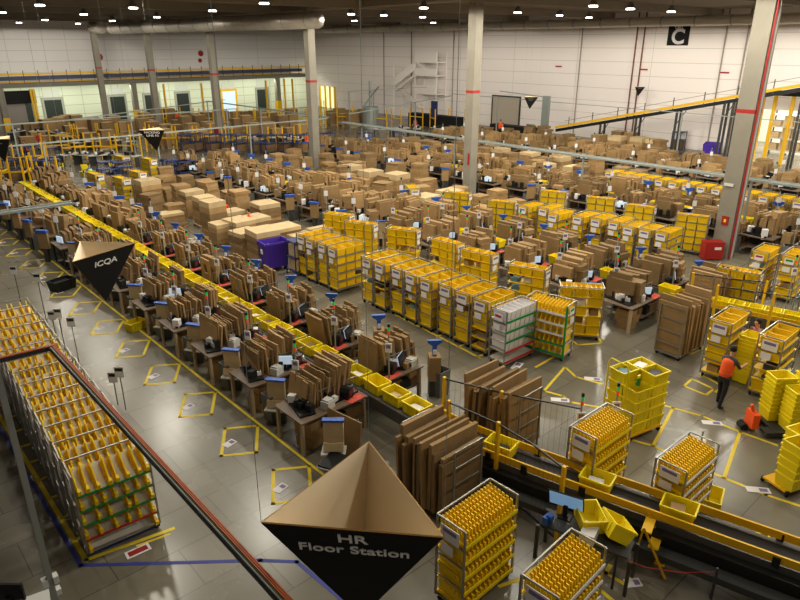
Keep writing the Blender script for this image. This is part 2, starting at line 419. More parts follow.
for k in range(30): mbk.cyl((0, -1 - 3 * k, 0), (0, -1.1 - 3 * k, 0), .43, 16)
put('duct_rings', mbk.mesh('duct_rings_thin', galv), t)
# wall C details
for k, (y, lab) in enumerate(((34.6, 'red riser pipe on the panelled wall, farther from the letter sign'), (33.85, 'red riser pipe on the panelled wall, next to the letter sign'))):
    single('riser_pipe', MB().cyl((0, 0, 0), (0, 0, ZC), .07, 8).mesh('wall_riser', mat('riser_brown', rgb(120, 62, 50), .6)), lab, 'pipe', (XW - .12, y, 0))
for k, y in enumerate((24.5, 26.3, 40.6, 58.5, 66, 71.5)):
    single('drain_pipe', MB().cyl((0, 0, 0), (0, 0, ZC), .06, 8).mesh('drain_pipe', mat('drain_grey', rgb(150, 140, 132), .6)),
           'thin grey downpipe on the panelled wall, %s from the opening' % ORD[k], 'pipe', (XW - .1, y, 0))
for k, (y, z) in enumerate(((43.2, 6.9), (33.5, 6.85), (25.9, 6.8))):
    single('wall_marker', MB().bb(-.03, 0, -.4, .4, -.07, .07).mesh('wall_marker', red_paint), 'small red bar on the panelled wall, %s along from the grey roller door' % ORD[k], 'wall sign', (XW - .01, y, z))
t = thing('letter_sign', 'black square wall sign with a large white letter C', 'sign', (XW - .05, 30.55, 9.85))
put('board', MB().bb(-.03, .03, -1.0, 1.0, -.86, .86).mesh('letter_board', blackm), t)
def text(parent, body, size, M, bold=.012, m=None, name='lettering', sx=1.0):
    c = bpy.data.curves.new('lettering', 'FONT'); c.body = body; c.size = size; c.align_x = 'CENTER'; c.align_y = 'CENTER'
    c.offset = bold; c.extrude = 0.004
    c.materials.append(m or white)
    tmp = bpy.data.objects.new('lettering_curve', c); C.objects.link(tmp)
    me = bpy.data.meshes.new_from_object(tmp.evaluated_get(bpy.context.evaluated_depsgraph_get()))
    bpy.data.objects.remove(tmp)
    o = bpy.data.objects.new(name, me); C.objects.link(o)
    o.matrix_local = M @ Matrix.Diagonal((sx, 1, 1, 1)); o.parent = parent
    return o
def frame_m(loc, xdir, zdir):
    x = Vector(xdir).normalized(); z = Vector(zdir).normalized(); y = z.cross(x)
    M = Matrix((x, y, z)).transposed().to_4x4(); M.translation = Vector(loc)
    return M
text(t, 'C', 1.75, frame_m((-.05, 0, -.17), (0, -1, 0), (-1, 0, 0)), .05)
text(t, 'CELL', .36, frame_m((-.05, 0, .64), (0, -1, 0), (-1, 0, 0)), .012)

# escape stair on wall C
stw = mat('stair_white', rgb(240, 232, 226), .6)
t = thing('escape_stair', 'white zigzag escape stair tower on the panelled wall', 'stair', (XW - 1.75, 63, 0))
put('landing', MB().bb(0, 1.7, -3.3, .6, 5.35, 5.5).bb(0, 1.7, -3.3, .6, 3.2, 3.35).mesh('stair_landing', stw), t)
mbk = MB()
for y in (-3.3, .6, 4.6):
    for x in (0, 1.6): mbk.bb(x, x + .1, y - .06, y + .06, 0, 8.2 if y < 4 else 6.4)
put('tower_frame', mbk.mesh('stair_frame', stw), t)
put('guard_panel', MB().bb(-.05, 0, -3.3, .6, 7.0, 8.2).bb(-.05, 0, -3.3, .6, 5.35, 6.3).bb(-.05, 0, -3.3, .6, 3.3, 4.2).mesh('stair_guard', stw), t)
put('flight', MB().bar((.4, -3.0, 5.4), (.4, .6, 7.1), .7, .2).bar((.4, 4.4, 3.4), (.4, .5, 5.5), .7, .2).mesh('stair_flight', stw), t)
put('flight', MB().bar((1.2, 4.4, 3.4), (1.2, .6, 1.4), .7, .2).bar((-.05, 4.5, 4.4), (-.05, .6, 6.5), .06, .9).mesh('stair_flight_low', stw), t)
put('upper_platform', MB().bb(0, 1.7, -3.3, .6, 6.9, 7.05).mesh('stair_platform', stw), t)

# inclined conveyor near wall C
t = thing('inclined_conveyor', 'long black conveyor with yellow edge rising along the panelled wall', 'conveyor', (57, 39.8, 0))
sl = (5.9 - 1.0) / (39.8 - 18.47)
A_, B_ = Vector((0, 0, 1.0)), Vector((0, -38, 1.0 + 38 * sl))
put('belt_bed', MB().bar(A_, B_, .9, .28).mesh('incline_bed', black), t)
put('edge_rail', MB().bar(A_ + Vector((-.5, 0, .3)), B_ + Vector((-.5, 0, .3)), .06, .22).mesh('incline_rail', yel_p), t)
mbk = MB()
for k in range(14):
    y = -1.5 - 2.6 * k; mbk.bb(-.5, -.44, y - .03, y + .03, 1.0 + -y * sl, 2.1 + -y * sl)
mbk.bar(A_ + Vector((-.5, -1, 1.0)), B_ + Vector((-.5, 0, 1.0)), .03)
put('guard_rail', mbk.mesh('incline_guard', dsteel), t)
for y in (-5, -8.6, -12.3, -16.2, -16.9, -21.8, -28):
    put('support_leg', MB().bb(-.45, -.3, y - .08, y + .08, 0, .9 - y * sl).bb(.3, .45, y - .08, y + .08, 0, .9 - y * sl).bar((-.4, y, .9 - y * sl - 1.2), (-.4, y - .8, .9 - y * sl + .1), .06).mesh('incline_leg', dsteel), t)
# portal with yellow posts at the opening
t = thing('portal_frame', 'tall yellow posts under a dark beam before the lit opening', 'frame', (58.6, 18, 0))
for y in (3.4, 2.5, 1.2, -2.4): put('portal_post', MB().bb(-.12, .12, y - .12, y + .12, 0, 5.3).mesh('portal_post', yel_p), t)
put('portal_beam', MB().bb(-.15, .15, -6, 5.2, 5.3, 5.7).mesh('portal_beam', black), t)
for k, (x, y, z, w) in enumerate(((64.5, 20.6, 0, 3), (65, 16.4, 0, 3))):
    t = thing('storage_shelf', ['white storage shelf with cartons beyond the lit opening, beside the wall', 'white storage shelf with cartons beyond the lit opening, farther along'][k], 'shelf', (x, y, 0))
    for h in (.3, 1.3, 2.3, 3.3): put('shelf_board', MB().bb(-.6, .6, -1.9, 1.9, h, h + .08).mesh('hall_shelf', whitep), t)
    mbk = MB()
    for yy in (-1.85, 1.85):
        for xx in (-.55, .55): mbk.bb(xx - .05, xx + .05, yy - .05, yy + .05, 0, 4.1)
    put('upright', mbk.mesh('hall_upright', dsteel), t)
    for h in (.38, 1.38, 2.38):
        for q in range(4):
            single('shelf_carton', MB().bb(-.35, .35, -.35, .35, 0, .5 + .2 * ((q * 7 + k) % 3)).mesh('hall_carton', kraft_l),
                   'pale carton, %s along the %s board of the %s shelf beyond the opening' % (ORD[q], ('lowest', 'middle', 'top')[int(h)], ('nearer', 'other')[k]), 'carton', (x, y - 1.4 + .93 * q, h), 0, 'cartons beyond the opening')

# lamps
sh = mat('lamp_shade', rgb(120, 116, 110), .5, .3)
glow = mat('lamp_glow', (1.0, .93, .84, 1), .5, emit=16)
shade_me = MB().cyl((0, 0, 0), (0, 0, .36), .3, 14, 0, .1).cyl((0, 0, .42), (0, 0, .75), .03, 6).mesh('lamp_shade', sh)
bulb_me = MB().cyl((0, 0, -.08), (0, 0, -.02), .25, 14).mesh('lamp_bulb', glow)
for k, (lx, ly) in enumerate(HUNG):
    if not seen(lx, ly, LAMP_Z, 12): continue
    t = thing('high_bay_lamp', 'glowing round high bay lamp, %s counted from the dock side' % ORD[sorted(HUNG, key=lambda q: -q[1]).index((lx, ly))], 'lamp', (lx, ly, LAMP_Z + .03), 0, 'high bay lamps')
    put('shade', shade_me, t); put('bulb', bulb_me, t)

# ------------------------------------------------------------------ hanging signs
def pyramid_sign(A, B, Cc, drop, lab, lines, face_mat=blackm, wires=True):
    A, B, Cc = map(Vector, (A, B, Cc)); cen = (A + B + Cc) / 3; ap = cen - Vector((0, 0, drop))
    t = thing('hanging_sign', lab, 'sign', cen)
    tan = mat('sign_inside', rgb(236, 216, 184), .8); edge = mat('sign_edge', rgb(170, 124, 60), .8)
    for (p, q) in ((A, B), (B, Cc), (Cc, A)):
        n = (q - p).cross(ap - p).normalized()
        if n.dot((p + q + ap) / 3 - cen) < 0: n = -n
        m = MB(); th = n * .006
        vs = [p + th - cen, q + th - cen, ap + th - cen, p - th - cen, q - th - cen, ap - th - cen]
        m.add(vs, [(0, 1, 2)], 0); m.add(vs, [(5, 4, 3)], 1); m.add(vs, [(0, 3, 4, 1), (1, 4, 5, 2), (2, 5, 3, 0)], 2)
        put('panel', m.mesh('sign_panel', face_mat, tan, edge), t)
    n = (B - A).cross(ap - A).normalized()
    mid = (A + B) / 2
    if n.dot(mid - cen) < 0: n = -n
    xd = (B - A).normalized(); yd = n.cross(xd)
    dn = ((ap - mid) - xd * (ap - mid).dot(xd)).normalized()
    for (body, size, off, sx, bold, shift) in lines:
        if body is None:
            put('lettering', MB().box((0, 0, 0), (size, .05, .008)).mesh('faint_line', grey_p), t).matrix_local = frame_m(mid - cen + dn * off + n * .01, xd, n)
        else:
            text(t, body, size, frame_m(mid - cen + dn * off + n * .009 + xd * shift, xd, n), bold, mat('sign_white', rgb(250, 248, 244), .7), sx=sx)
    if wires:
        for p in (A, B, Cc): put('wire', MB().cyl(p - cen, p - cen + Vector((0, 0, ZC - cen.z)), .002, 5).mesh('sign_wire', galv), t)
    return t
zs = 6.22
pyramid_sign((1.64, 3.23, zs), (2.45, 2.32, zs), (2.78, 3.49, zs), 1.13, 'large black hanging pyramid sign lettered HR Floor Station, hollow cardboard inside', [('HR', .13, .105, 1.2, .0016, .0), ('Floor Station', .125, .235, 1.17, .0014, .0)])
pyramid_sign((2.76, 11.17, 5.857), (3.95, 11.57, 5.857), (3.25, 12.36, 5.857), 1.0, 'black hanging pyramid sign lettered ICQA over the open aisle', [('ICQA', .15, .2, 1.25, .002, .02)])
b0 = Vector((11.27, 30.4, 5.54)); e1 = Vector((.74, -.66, 0)).normalized(); e2 = Vector((.66, .74, 0)).normalized()
def tri(c, s=1.2): c = Vector(c); return c, c + e1 * s, c + e1 * s * .5 + e2 * s * .87
pyramid_sign(*tri(b0), 1.0, 'black hanging pyramid sign lettered PACKING LINE A5', [('PACKING', .15, .12, 1.1, .001, 0), ('LINE A5', .15, .27, 1.1, .001, 0)])
pyramid_sign(*tri(at(10, 139, 5.5) - e1 * 1.2), 1.0, 'black hanging pyramid sign cut off by the picture edge', [(None, .4, .2, 1, 0, 0)])
pyramid_sign(*tri(at(524, 97, 5.2), 1.15), .95, 'black hanging pyramid sign before the grey roller door', [(None, .42, .14, 1, 0, 0), (None, .3, .26, 1, 0, 0)])
pyramid_sign(*tri(at(635, 87, 5.4), .95), .85, 'small black hanging pyramid sign before the red wall pipes', [(None, .3, .12, 1, 0, 0)])
# ------------------------------------------------------------------ tote conveyors
belt_m = mat('belt_black', rgb(38, 37, 36), 0.45)
bed_m = mat('bed_grey', rgb(92, 90, 86), 0.45, .3)
def offset_line(pts, d):
    out = []
    for i, p in enumerate(pts):
        a = Vector(pts[max(i - 1, 0)]); b = Vector(pts[min(i + 1, len(pts) - 1)])
        t = (b - a).normalized(); n = Vector((-t.y, t.x, 0)); out.append(Vector(p) + n * d)
    return out
def strip(m, pts, d0, d1, z0, z1, mi=0):
    a, b = offset_line(pts, d0), offset_line(pts, d1)
    for i in range(len(pts) - 1):
        q = [a[i], a[i + 1], b[i + 1], b[i]]
        m.add([(p.x, p.y, z0) for p in q] + [(p.x, p.y, z1) for p in q],
              [(0, 3, 2, 1), (4, 5, 6, 7), (0, 1, 5, 4), (1, 2, 6, 5), (2, 3, 7, 6), (3, 0, 4, 7)], mi)
    return m
CX = [9.4, 21.6, 33.8, 46.0]
def V3(*q): return [Vector((x, y, 0)) for x, y in q]
path0 = V3((9.4, 46), (9.4, 30), (9.4, 9.6), (9.42, 9.0), (9.5, 8.3), (9.62, 7.6), (9.8, 6.8), (10.1, 5.6), (10.95, 2.3), (12.3, -3))
path1 = V3((21.6, 46), (21.6, 9.6), (21.66, 8.6), (21.8, 7.6), (22.05, 6.4), (22.6, 4.2), (24, -1.5))
path2 = V3((33.8, 46), (33.8, 2))
path3 = V3((46, 46), (46, 8))
names = ['long tote conveyor along the open aisle, yellow rails past its bend',
         'second tote conveyor running behind the carton pallets and the cart aisle',
         'third tote conveyor running under the overhead cable tray',
         'fourth tote conveyor running before the rising conveyor at the panelled wall']
ZB = 0.86
for i, p in enumerate((path0, path1, path2, path3)):
    t = thing('tote_conveyor', names[i], 'conveyor')
    put('belt', strip(MB(), p, -.24, .24, ZB - .05, ZB).mesh('conveyor_belt', belt_m), t)
    put('bed', strip(strip(MB(), p, -.34, -.24, ZB - .3, ZB + .02), p, .24, .34, ZB - .3, ZB + .02).mesh('conveyor_bed', bed_m), t)
    if i == 0:
        q = p[2:]
        for s in (-1, 1):
            r = put('guard_rail', strip(MB(), q, s * .34 - .02, s * .34 + .02, ZB + .06, ZB + .22).mesh('conveyor_rail', yel_p), t)
            m = MB()
            for w in (3, 4, 5, 6, 7):
                m.box((offset_line(q, s * .36)[min(w, len(q) - 1)]) + Vector((0, 0, ZB + .08)), (.07, .12, .2), mi=0)
            put('rail_clamp', m.mesh('rail_clamp', black), r)
        put('drive_tube', strip(MB(), q[2:], -.52, -.36, ZB - .42, ZB - .12).mesh('drive_tube', mat('tube_black', rgb(44, 42, 40), .35, .4)), t)
        put('side_shelf', strip(MB(), q[2:], -.78, -.52, ZB - .5, ZB - .36).mesh('side_shelf', dsteel), t)
    elif i == 1:
        for s in (-1, 1): put('guard_rail', strip(MB(), p[1:], s * .34 - .02, s * .34 + .02, ZB + .06, ZB + .2).mesh('conveyor_rail', yel_p), t)
    m = MB()
    ys = [y for y in range(-2, 46, 3)]
    for y in ys:
        xx = None
        for a, b in zip(p, p[1:]):
            if b.y <= y <= a.y: xx = a.x + (b.x - a.x) * (a.y - y) / max(a.y - b.y, 1e-6)
        if xx is None: continue
        put('leg', MB().bb(-.3, -.24, -.04, .04, 0, ZB - .2).bb(.24, .3, -.04, .04, 0, ZB - .2).bb(-.3, .3, -.03, .03, .25, .31).mesh('conveyor_leg', dsteel), t, (xx, y, 0))
def tote_mesh(name, L, Wd, Hh, m, rib=True, t=.018):
    b = MB(); k = .88
    o = [(-L / 2, -Wd / 2), (L / 2, -Wd / 2), (L / 2, Wd / 2), (-L / 2, Wd / 2)]
    lo_ = [(x * k, y * k, 0) for x, y in o]; hi = [(x, y, Hh) for x, y in o]
    ii = [(x * (1 - 2 * t / L), y * (1 - 2 * t / Wd), Hh) for x, y in o]; il = [(x * k * (1 - 2 * t / L), y * k * (1 - 2 * t / Wd), .02) for x, y in o]
    vs = lo_ + hi + ii + il
    fs = [(3, 2, 1, 0), (15, 14, 13, 12)][::1]
    fs = [(3, 2, 1, 0), (12, 13, 14, 15)]
    for a in range(4):
        c = (a + 1) % 4
        fs += [(a, c, 4 + c, 4 + a), (4 + a, 4 + c, 8 + c, 8 + a), (8 + a, 8 + c, 12 + c, 12 + a)]
    b.add(vs, fs)
    if rib:
        for s in (-1, 1):
            b.bb(-L / 2 - .012, L / 2 + .012, s * (Wd / 2) - .012, s * (Wd / 2) + .012, Hh - .045, Hh - .002)
            b.bb(s * (L / 2) - .012, s * (L / 2) + .012, -Wd / 2, Wd / 2, Hh - .045, Hh - .002)
            for q in (-.25, .25): b.bb(q * L - .012, q * L + .012, s * Wd * .47 - .02, s * Wd * .47 + .02, .08, Hh - .02)
    return b.mesh(name, m)
tote = tote_mesh('yellow_tote', .62, .44, .31, yel)
parcels = [MB().bb(-a / 2, a / 2, -b / 2, b / 2, 0, h).mesh('parcel', m) for a, b, h, m in ((.3, .24, .16, white), (.26, .3, .2, kraft), (.34, .26, .14, mat('parcel_dark', rgb(60, 56, 58), .6)), (.24, .2, .18, kraft_l), (.3, .3, .12, mat('parcel_teal', rgb(90, 130, 140), .5)))]
TN = [0]; PN = {}
def lay_tote(x, y, z, rz, lab, group=None, fill=-1):
    o = single('yellow_tote', tote, lab, 'tote', (x, y, z), rz, group)
    if fill >= 0:
        single('parcel', parcels[fill % 5], 'parcel in the ' + ' '.join(lab.replace('yellow tote', 'tote').split()[:13]), 'parcel', (x - .02, y + .02, z + .022), rz + .1, None)
        if fill % 2: pass
    return o
y = 9.9; n = 0
rt = random.Random(3)
while y < 45.8:
    lay_tote(9.4 + rt.uniform(-.02, .02), y, ZB, PI / 2 + rt.uniform(-.05, .05), 'yellow tote, %s up the aisle conveyor from its bend' % ORD[n], None, (n * 3 + n // 2) % 5 if n < 16 and n % 3 != 2 else -1)
    y += .76 if n < 10 else .655; n += 1
# totes on the bent stretch
def along(p, y):
    for a, b in zip(p, p[1:]):
        if b.y <= y <= a.y: return a.x + (b.x - a.x) * (a.y - y) / (a.y - b.y), math.atan2(b.y - a.y, b.x - a.x)
for k, (px, py, f, lab) in enumerate(((497, 446, 2, 'yellow tote just past the conveyor bend behind the yellow post'), (592, 482, 0, 'yellow tote with a printed sheet riding the railed conveyor, above the cart of yellow fins'), (678, 508, 1, 'yellow tote with cardboard and white parcels riding the railed conveyor'))):
    w = at(px, py, ZB + .25); x, a = along(path0, w.y)
    lay_tote(x, w.y, ZB, a, lab, None, f)
n = 0; y = 9.8
while y < 45:
    if seen(21.6, y): lay_tote(21.6, y, ZB, PI / 2, 'yellow tote, %s up the second conveyor from its bend' % ORD[n]); n += 1
    y += .78 if (int(y * 1.3) % 3) else 1.6
for k, (px, py) in enumerate(((722, 303), (738, 306), (752, 310), (770, 314), (790, 317))):
    w = at(px, py, ZB + .2); x, a = along(path1, max(w.y, -1)); lay_tote(x, w.y, ZB, a, 'yellow tote, %s on the second conveyor beyond its bend' % ORD[k])
n = 0; y = 9.0
while y < 44:
    if seen(33.8, y, 1, 0) and n < 22: lay_tote(33.8, y, ZB, PI / 2, 'yellow tote, %s up the third conveyor under the cable tray' % ORD[n]); n += 1
    y += 1.55

# ------------------------------------------------------------------ flat cartons, benches and their equipment
rf = random.Random(11)
def flat_mesh(t, w, h, hole=False):
    b = MB(); s1, s2 = rf.uniform(-.05, .03), rf.uniform(-.05, .03)
    if hole:
        b.bb(0, t, -w / 2, -w * .2, 0, h); b.bb(0, t, w * .2, w / 2, 0, h); b.bb(0, t, -w * .2, w * .2, 0, h * .35); b.bb(0, t, -w * .2, w * .2, h * .78, h)
        return b.mesh('flat_carton_window', kraft)
    g = .012
    pts = [(-w / 2, 0), (w / 2, 0), (w / 2, h + s1), (w / 6 + g, h + s1), (w / 6 + g, h - .16), (w / 6 - g, h - .16), (w / 6 - g, h), (-w / 6 + g, h), (-w / 6 + g, h - .16), (-w / 6 - g, h - .16), (-w / 6 - g, h + s2), (-w / 2, h + s2)]
    n = len(pts)
    vs = [(0, u, v) for u, v in pts] + [(t, u, v) for u, v in pts]
    b.add(vs, [tuple(range(n - 1, -1, -1)), tuple(range(n, 2 * n))] + [(i, (i + 1) % n, n + (i + 1) % n, n + i) for i in range(n)])
    return b.mesh('flat_carton', kraft)
flats = [flat_mesh(rf.uniform(.05, .09), rf.uniform(.8, 1.02), rf.uniform(.76, .92)) for _ in range(5)]
flats_low = [flat_mesh(rf.uniform(.03, .07), rf.uniform(.75, 1.05), rf.uniform(.55, .78)) for _ in range(7)]
flats_mix = [flat_mesh(rf.uniform(.05, .1), rf.uniform(.4, .95), rf.uniform(.5, .88)) for _ in range(7)]
holed = flat_mesh(.05, .72, .86, True)
WT = 0.92
top_me = MB().bb(.42, 1.75, -.8, .55, WT - .04, WT).mesh('bench_top', laminate)
leg_me = MB().bb(-.035, .035, -.05, .05, 0, WT - .04).mesh('bench_leg', wood)
shelf_me = MB().bb(.5, 1.7, -.75, .58, .36, .4).mesh('bench_shelf', laminate)
rack_me = MB()
for q in range(6):
    xx = .5 + .26 * q
    for yy in (-.36, .5): rack_me.bb(xx - .008, xx + .008, yy - .008, yy + .008, WT, WT + .42)
rack_me.bb(.45, 1.9, .49, .51, WT + .4, WT + .42).bb(.45, 1.9, -.37, -.35, WT + .4, WT + .42)
rack_me = rack_me.mesh('bench_rack', steel)
def cloth_me(): pass
mon_scr = MB().box((0, 0, .3), (.03, .42, .27), ry=-.2).mesh('monitor_screen', screen)
mon_bez = MB().box((.014, 0, .3), (.03, .46, .31), ry=-.2).box((.03, 0, .12), (.04, .05, .24)).box((.03, 0, .01), (.18, .22, .02)).mesh('monitor_body', black)
tape_b = MB().bb(-.15, .15, -.11, .11, 0, .14).cyl((-.02, -.13, .2), (-.02, .13, .2), .13, 14).mesh('tape_body', black)
tape_r = MB().cyl((-.02, -.135, .2), (-.02, -.14, .2), .1, 14).bb(.02, .2, -.05, .05, .12, .16).mesh('tape_roll', mat('roll_red', rgb(96, 40, 34), .5))
prt_b = MB().bb(-.14, .14, -.12, .12, 0, .2).bb(-.1, .1, -.1, .1, .2, .24).mesh('printer_body', whitep)
prt_f = MB().bb(-.15, -.135, -.09, .09, .04, .15).mesh('printer_mouth', black)
bin_b = MB()
bin_b = tote_mesh('waste_bin', .46, .4, .78, grey_p, False)
bin_l = MB().bb(-.22, .22, -.19, .19, .62, .64).mesh('bin_liner', blackm)
kp_paper = MB().box((0, 0, .42), (.1, .46, .68)).box((-.06, 0, .12), (.2, .46, .2), ry=.25).mesh('paper_stack', kraft_l)
kp_head = MB().bb(-.09, .06, -.25, .25, .76, .81).mesh('paper_head', blue)
kp_tray = MB().bb(-.26, .12, -.28, .28, -.02, .015).mesh('paper_tray', whitep)
kf_post = MB().bb(-.16, .16, -.19, .19, 0, .72).mesh('paper_carton', kraft)
kf_head = MB().prism([(-.06, .72), (.06, .72), (.06, 1.02), (.2, 1.12), (.2, 1.18), (-.2, 1.18), (-.2, 1.12), (-.06, 1.02)], -.05, .05).mesh('paper_funnel', blue)
kf_sheet = MB().bb(-.05, .05, -.1, -.065, .78, .92).mesh('paper_slip', white)
pole_me = MB().cyl((0, 0, 0), (0, 0, 2.25), .022, 8).mesh('sign_pole', galv)
card_me = MB().bb(-.012, .012, -.09, .09, 1.72, 1.98).bb(-.016, -.011, -.06, .06, 1.84, 1.94, 1).mesh('pole_card', white, purple_l)
lamp_g = MB().cyl((0, 0, 2.33), (0, 0, 2.43), .035, 8).mesh('stack_green', GREEN_L)
lamp_r = MB().cyl((0, 0, 2.23), (0, 0, 2.33), .035, 8).mesh('stack_red', RED_L)
lamp_b = MB().cyl((0, 0, 2.43), (0, 0, 2.52), .035, 8).mesh('stack_cap', black)
mat_me = MB().bb(-.25, .25, -.16, .16, 0, .006).mesh('red_mat', redmat)
und = [MB().bb(-.26, .26, -.2, .2, 0, .3).mesh('under_carton', kraft_d), MB().bb(-.2, .2, -.25, .25, 0, .26).mesh('under_box', black)]

ROWN = ['open aisle', 'conveyor', 'third', 'fourth', 'fifth', 'sixth', 'seventh', 'eighth']
def bname(k, r): return '%s bench, %s row' % (ORD[k], ROWN[r])
def near_station(cx, side, Y, k, r, flat_on=True):
    """d = outward distance from the conveyor centre"""
    def P(d, y, z=0): return (cx + side * d, Y + y, z)
    fl = PI if side < 0 else 0
    def Rz(a): return a + fl
    B = bname(k, r)
    def sub(me, name, par=None):
        o = put(name, me, par); return o
    wide = 1.0
    t = thing('packing_bench', 'laminate packing bench, ' + B, 'bench', P(0, 0), 0, None)
    t.scale = (side, 1, 1)
    put('tabletop', top_me if side > 0 else top_long, t)
    xs = (.5, 1.68) if side > 0 else (.5, 2.36)
    for xx in xs:
        for yy in (-.7, .36): put('leg', leg_me, t, (xx, yy, 0))
    put('lower_shelf', shelf_me, t); put('carton_rack', rack_me, t)
    # upright flat cartons in the rack
    x = .5 if r else .72; n = 0
    hi = 6 if (r == 0 and k < 4) else 3 if r == 0 else 4
    while n < ((18 if r == 0 else 16) if flat_on else 0):
        me = holed if (n == 0 and r == 1 and k >= 4) else rf.choice(flats if n < hi else (flats_low if r == 0 else flats_mix))
        tk = me.vertices[-1].co.x if me is not holed else .05
        lean = rf.uniform(-.22, .12)
        z = WT + (.002 if lean >= 0 else .01)
        o = single('flat_carton', me, 'brown flat carton, %s from conveyor in the rack, %s' % (ORD[n], B), 'carton', P(x + (tk if side < 0 else 0), .07 + rf.uniform(-.07, .07), z), rf.uniform(-.07, .07), 'flat cartons in the bench racks', None)
        o.rotation_euler = (0, lean * side, o.rotation_euler[2])
        x += tk + rf.uniform(.012, .035); n += 1
    if not flat_on:
        o = single('carton_bundle', rf.choice(bundles), 'tall bundle of brown flat cartons on the ' + B, 'carton bundle', (cx + .5 if side > 0 else cx - 1.95, Y + .08, WT), rf.uniform(-.1, .1))
        single('carton_stack', rf.choice(stacks), 'low stack of brown cartons on the ' + B, 'carton stack', P(1.5, -.3, WT), rf.uniform(-.3, .3))
    # equipment
    yb = -.56
    if r or k % 3 == 1: m = thing('monitor', 'small lit monitor on the ' + B, 'monitor', P(1.2, yb + .05, WT), -PI / 2 + .5 if side > 0 else -2.3 + PI / 2 + 1.6); put('screen', mon_scr, m, (-.022, 0, 0)); put('body', mon_bez, m)
    m = thing('tape_machine', 'black tape machine on the ' + B, 'machine', P(.85, yb + .08, WT), .4); put('body', tape_b, m); put('tape_roll', tape_r, m)
    m = thing('label_printer', 'white label printer on the ' + B, 'printer', P(1.5, yb, WT), .3 + fl); put('body', prt_b, m); put('mouth', prt_f, m)
    single('work_mat', mat_me, 'red work mat on the ' + B, 'mat', P(.75, yb - .06, WT), .1)
    if side < 0: single('packing_gear', gear[(k + r) % 4], 'black packing gear on the outer end of the ' + B, 'equipment', P(2.0, -.1, WT), 1.3 + rf.uniform(-.2, .2))
    single('packing_gear', gear[(k + r + 1) % 4], 'black packing gear by the monitor on the ' + B, 'equipment', P(1.0, yb + .24, WT), rf.uniform(-.2, .2))
    single('under_goods', und_far, 'dark goods under the ' + B, 'goods', P(1.1, .1, .4), 0)
    single('carton_stack', stacks[k % 5], 'low stack of brown cartons under the ' + B, 'carton stack', P(1.9 if side < 0 else 1.45, -.35, .4 if side > 0 else 0), rf.uniform(-.3, .3))
    for q in range(3): single('storage_box', und[(q + k) % 2], '%s %s on the lower shelf, %s' % (ORD[q], ('brown box', 'black box')[(q + k) % 2], B), 'box', P(.8 + .36 * q, -.5 + .04 * q, .4), .1 * q)
    m = thing('waste_bin', 'grey waste bin beside the ' + B, 'bin', P(2.15 if side > 0 else 2.0, -1.05 if side > 0 else 1.2), .1); put('tub', bin_b, m); put('liner', bin_l, m)
    paper_unit(P(2.02, -.95 if side > 0 else .95, 0), side, B)
    pole_unit(P(1.78 if side < 0 else .55, .33 if side < 0 else -.74, 0), 'grey sign pole with card and small lamps at the ' + B, r)
top_long = MB().bb(.42, 2.42, -.78, .42, WT - .04, WT).mesh('bench_top_long', laminate)
def paper_unit(p, side, B):
    if side < 0:
        m = thing('paper_dispenser', 'kraft paper dispenser with blue head at the ' + B, 'dispenser', (p[0], p[1], .48), YAW + rf.uniform(-.3, .05))
        put('paper', kp_paper, m); put('head', kp_head, m); put('tray', kp_tray, m)
        put('stand', MB().bb(-.05, .05, -.2, .2, -.48, -.02).mesh('paper_stand', dsteel), m)
    else:
        m = thing('paper_dispenser', 'blue funnel paper dispenser on a carton at the ' + B, 'dispenser', (p[0], p[1], .5), YAW - PI / 2 + rf.uniform(-.2, .2))
        put('carton', kf_post, m); put('funnel', kf_head, m); put('slip', kf_sheet, m)
        put('stand', MB().bb(-.15, .15, -.15, .15, -.5, 0).mesh('funnel_stand', dsteel), m)
def pole_unit(p, lab, r, lamps=True):
    m = thing('sign_pole', lab, 'pole', p, YAW - .3)
    put('pole', pole_me, m); put('card', card_me, m, (-.03, 0, 0))
    if lamps: put('green_lamp', lamp_g, m); put('red_lamp', lamp_r, m); put('lamp_cap', lamp_b, m)

# far benches: one mesh each, bundles as things
def far_bench_mesh(long_):
    b = MB(); e = 2.4 if long_ else 1.8
    b.bb(.42, e, -.85, .65, WT - .05, WT)
    for x in (.48, e - .08):
        for y in (-.8, .58): b.bb(x - .03, x + .03, y - .03, y + .03, 0, WT - .05, 1)
    b.bb(.5, e - .1, -.75, .55, .35, .4)
    return b.mesh('far_bench', laminate, dsteel)
fb = {1: far_bench_mesh(False), -1: far_bench_mesh(True)}
def bundle_mesh(n):
    b = MB(); x = 0
    for i in range(n):
        t = rf.uniform(.09, .19); w = rf.uniform(.7, 1.05); h = rf.uniform(.55, .95); dy = rf.uniform(-.12, .12)
        b.box((x + t / 2, dy, h / 2), (t + .012, w, h), ry=rf.uniform(-.06, .06), rz=rf.uniform(-.05, .05)); x += t
    return b.mesh('carton_bundle', kraft)
bundles = [bundle_mesh(11) for _ in range(7)]
def stack_mesh():
    b = MB(); z = 0
    for i in range(3):
        h = rf.uniform(.14, .26); b.box((0, 0, z + h / 2), (rf.uniform(.4, .55), rf.uniform(.5, .7), h + .004), rz=rf.uniform(-.15, .15)); z += h
    return b.mesh('carton_stack', kraft)
stacks = [stack_mesh() for _ in range(5)]
gear = []
for q in range(4):
    b = MB().bb(-.5, .5, -.2, .2, 0, .05)
    for i in range(7): b.box((rf.uniform(-.42, .42), rf.uniform(-.14, .14), .1), (rf.uniform(.1, .22), rf.uniform(.1, .2), rf.uniform(.12, .34)), mi=rf.choice((0, 0, 0, 1)), rz=rf.uniform(0, 1))
    gear.append(b.mesh('packing_gear', black, white))
und_far = MB().bb(-.5, .5, -.3, .3, 0, .42).box((.1, -.31, .2), (.4, .04, .3), mi=1).mesh('under_goods', blackm, kraft_d)
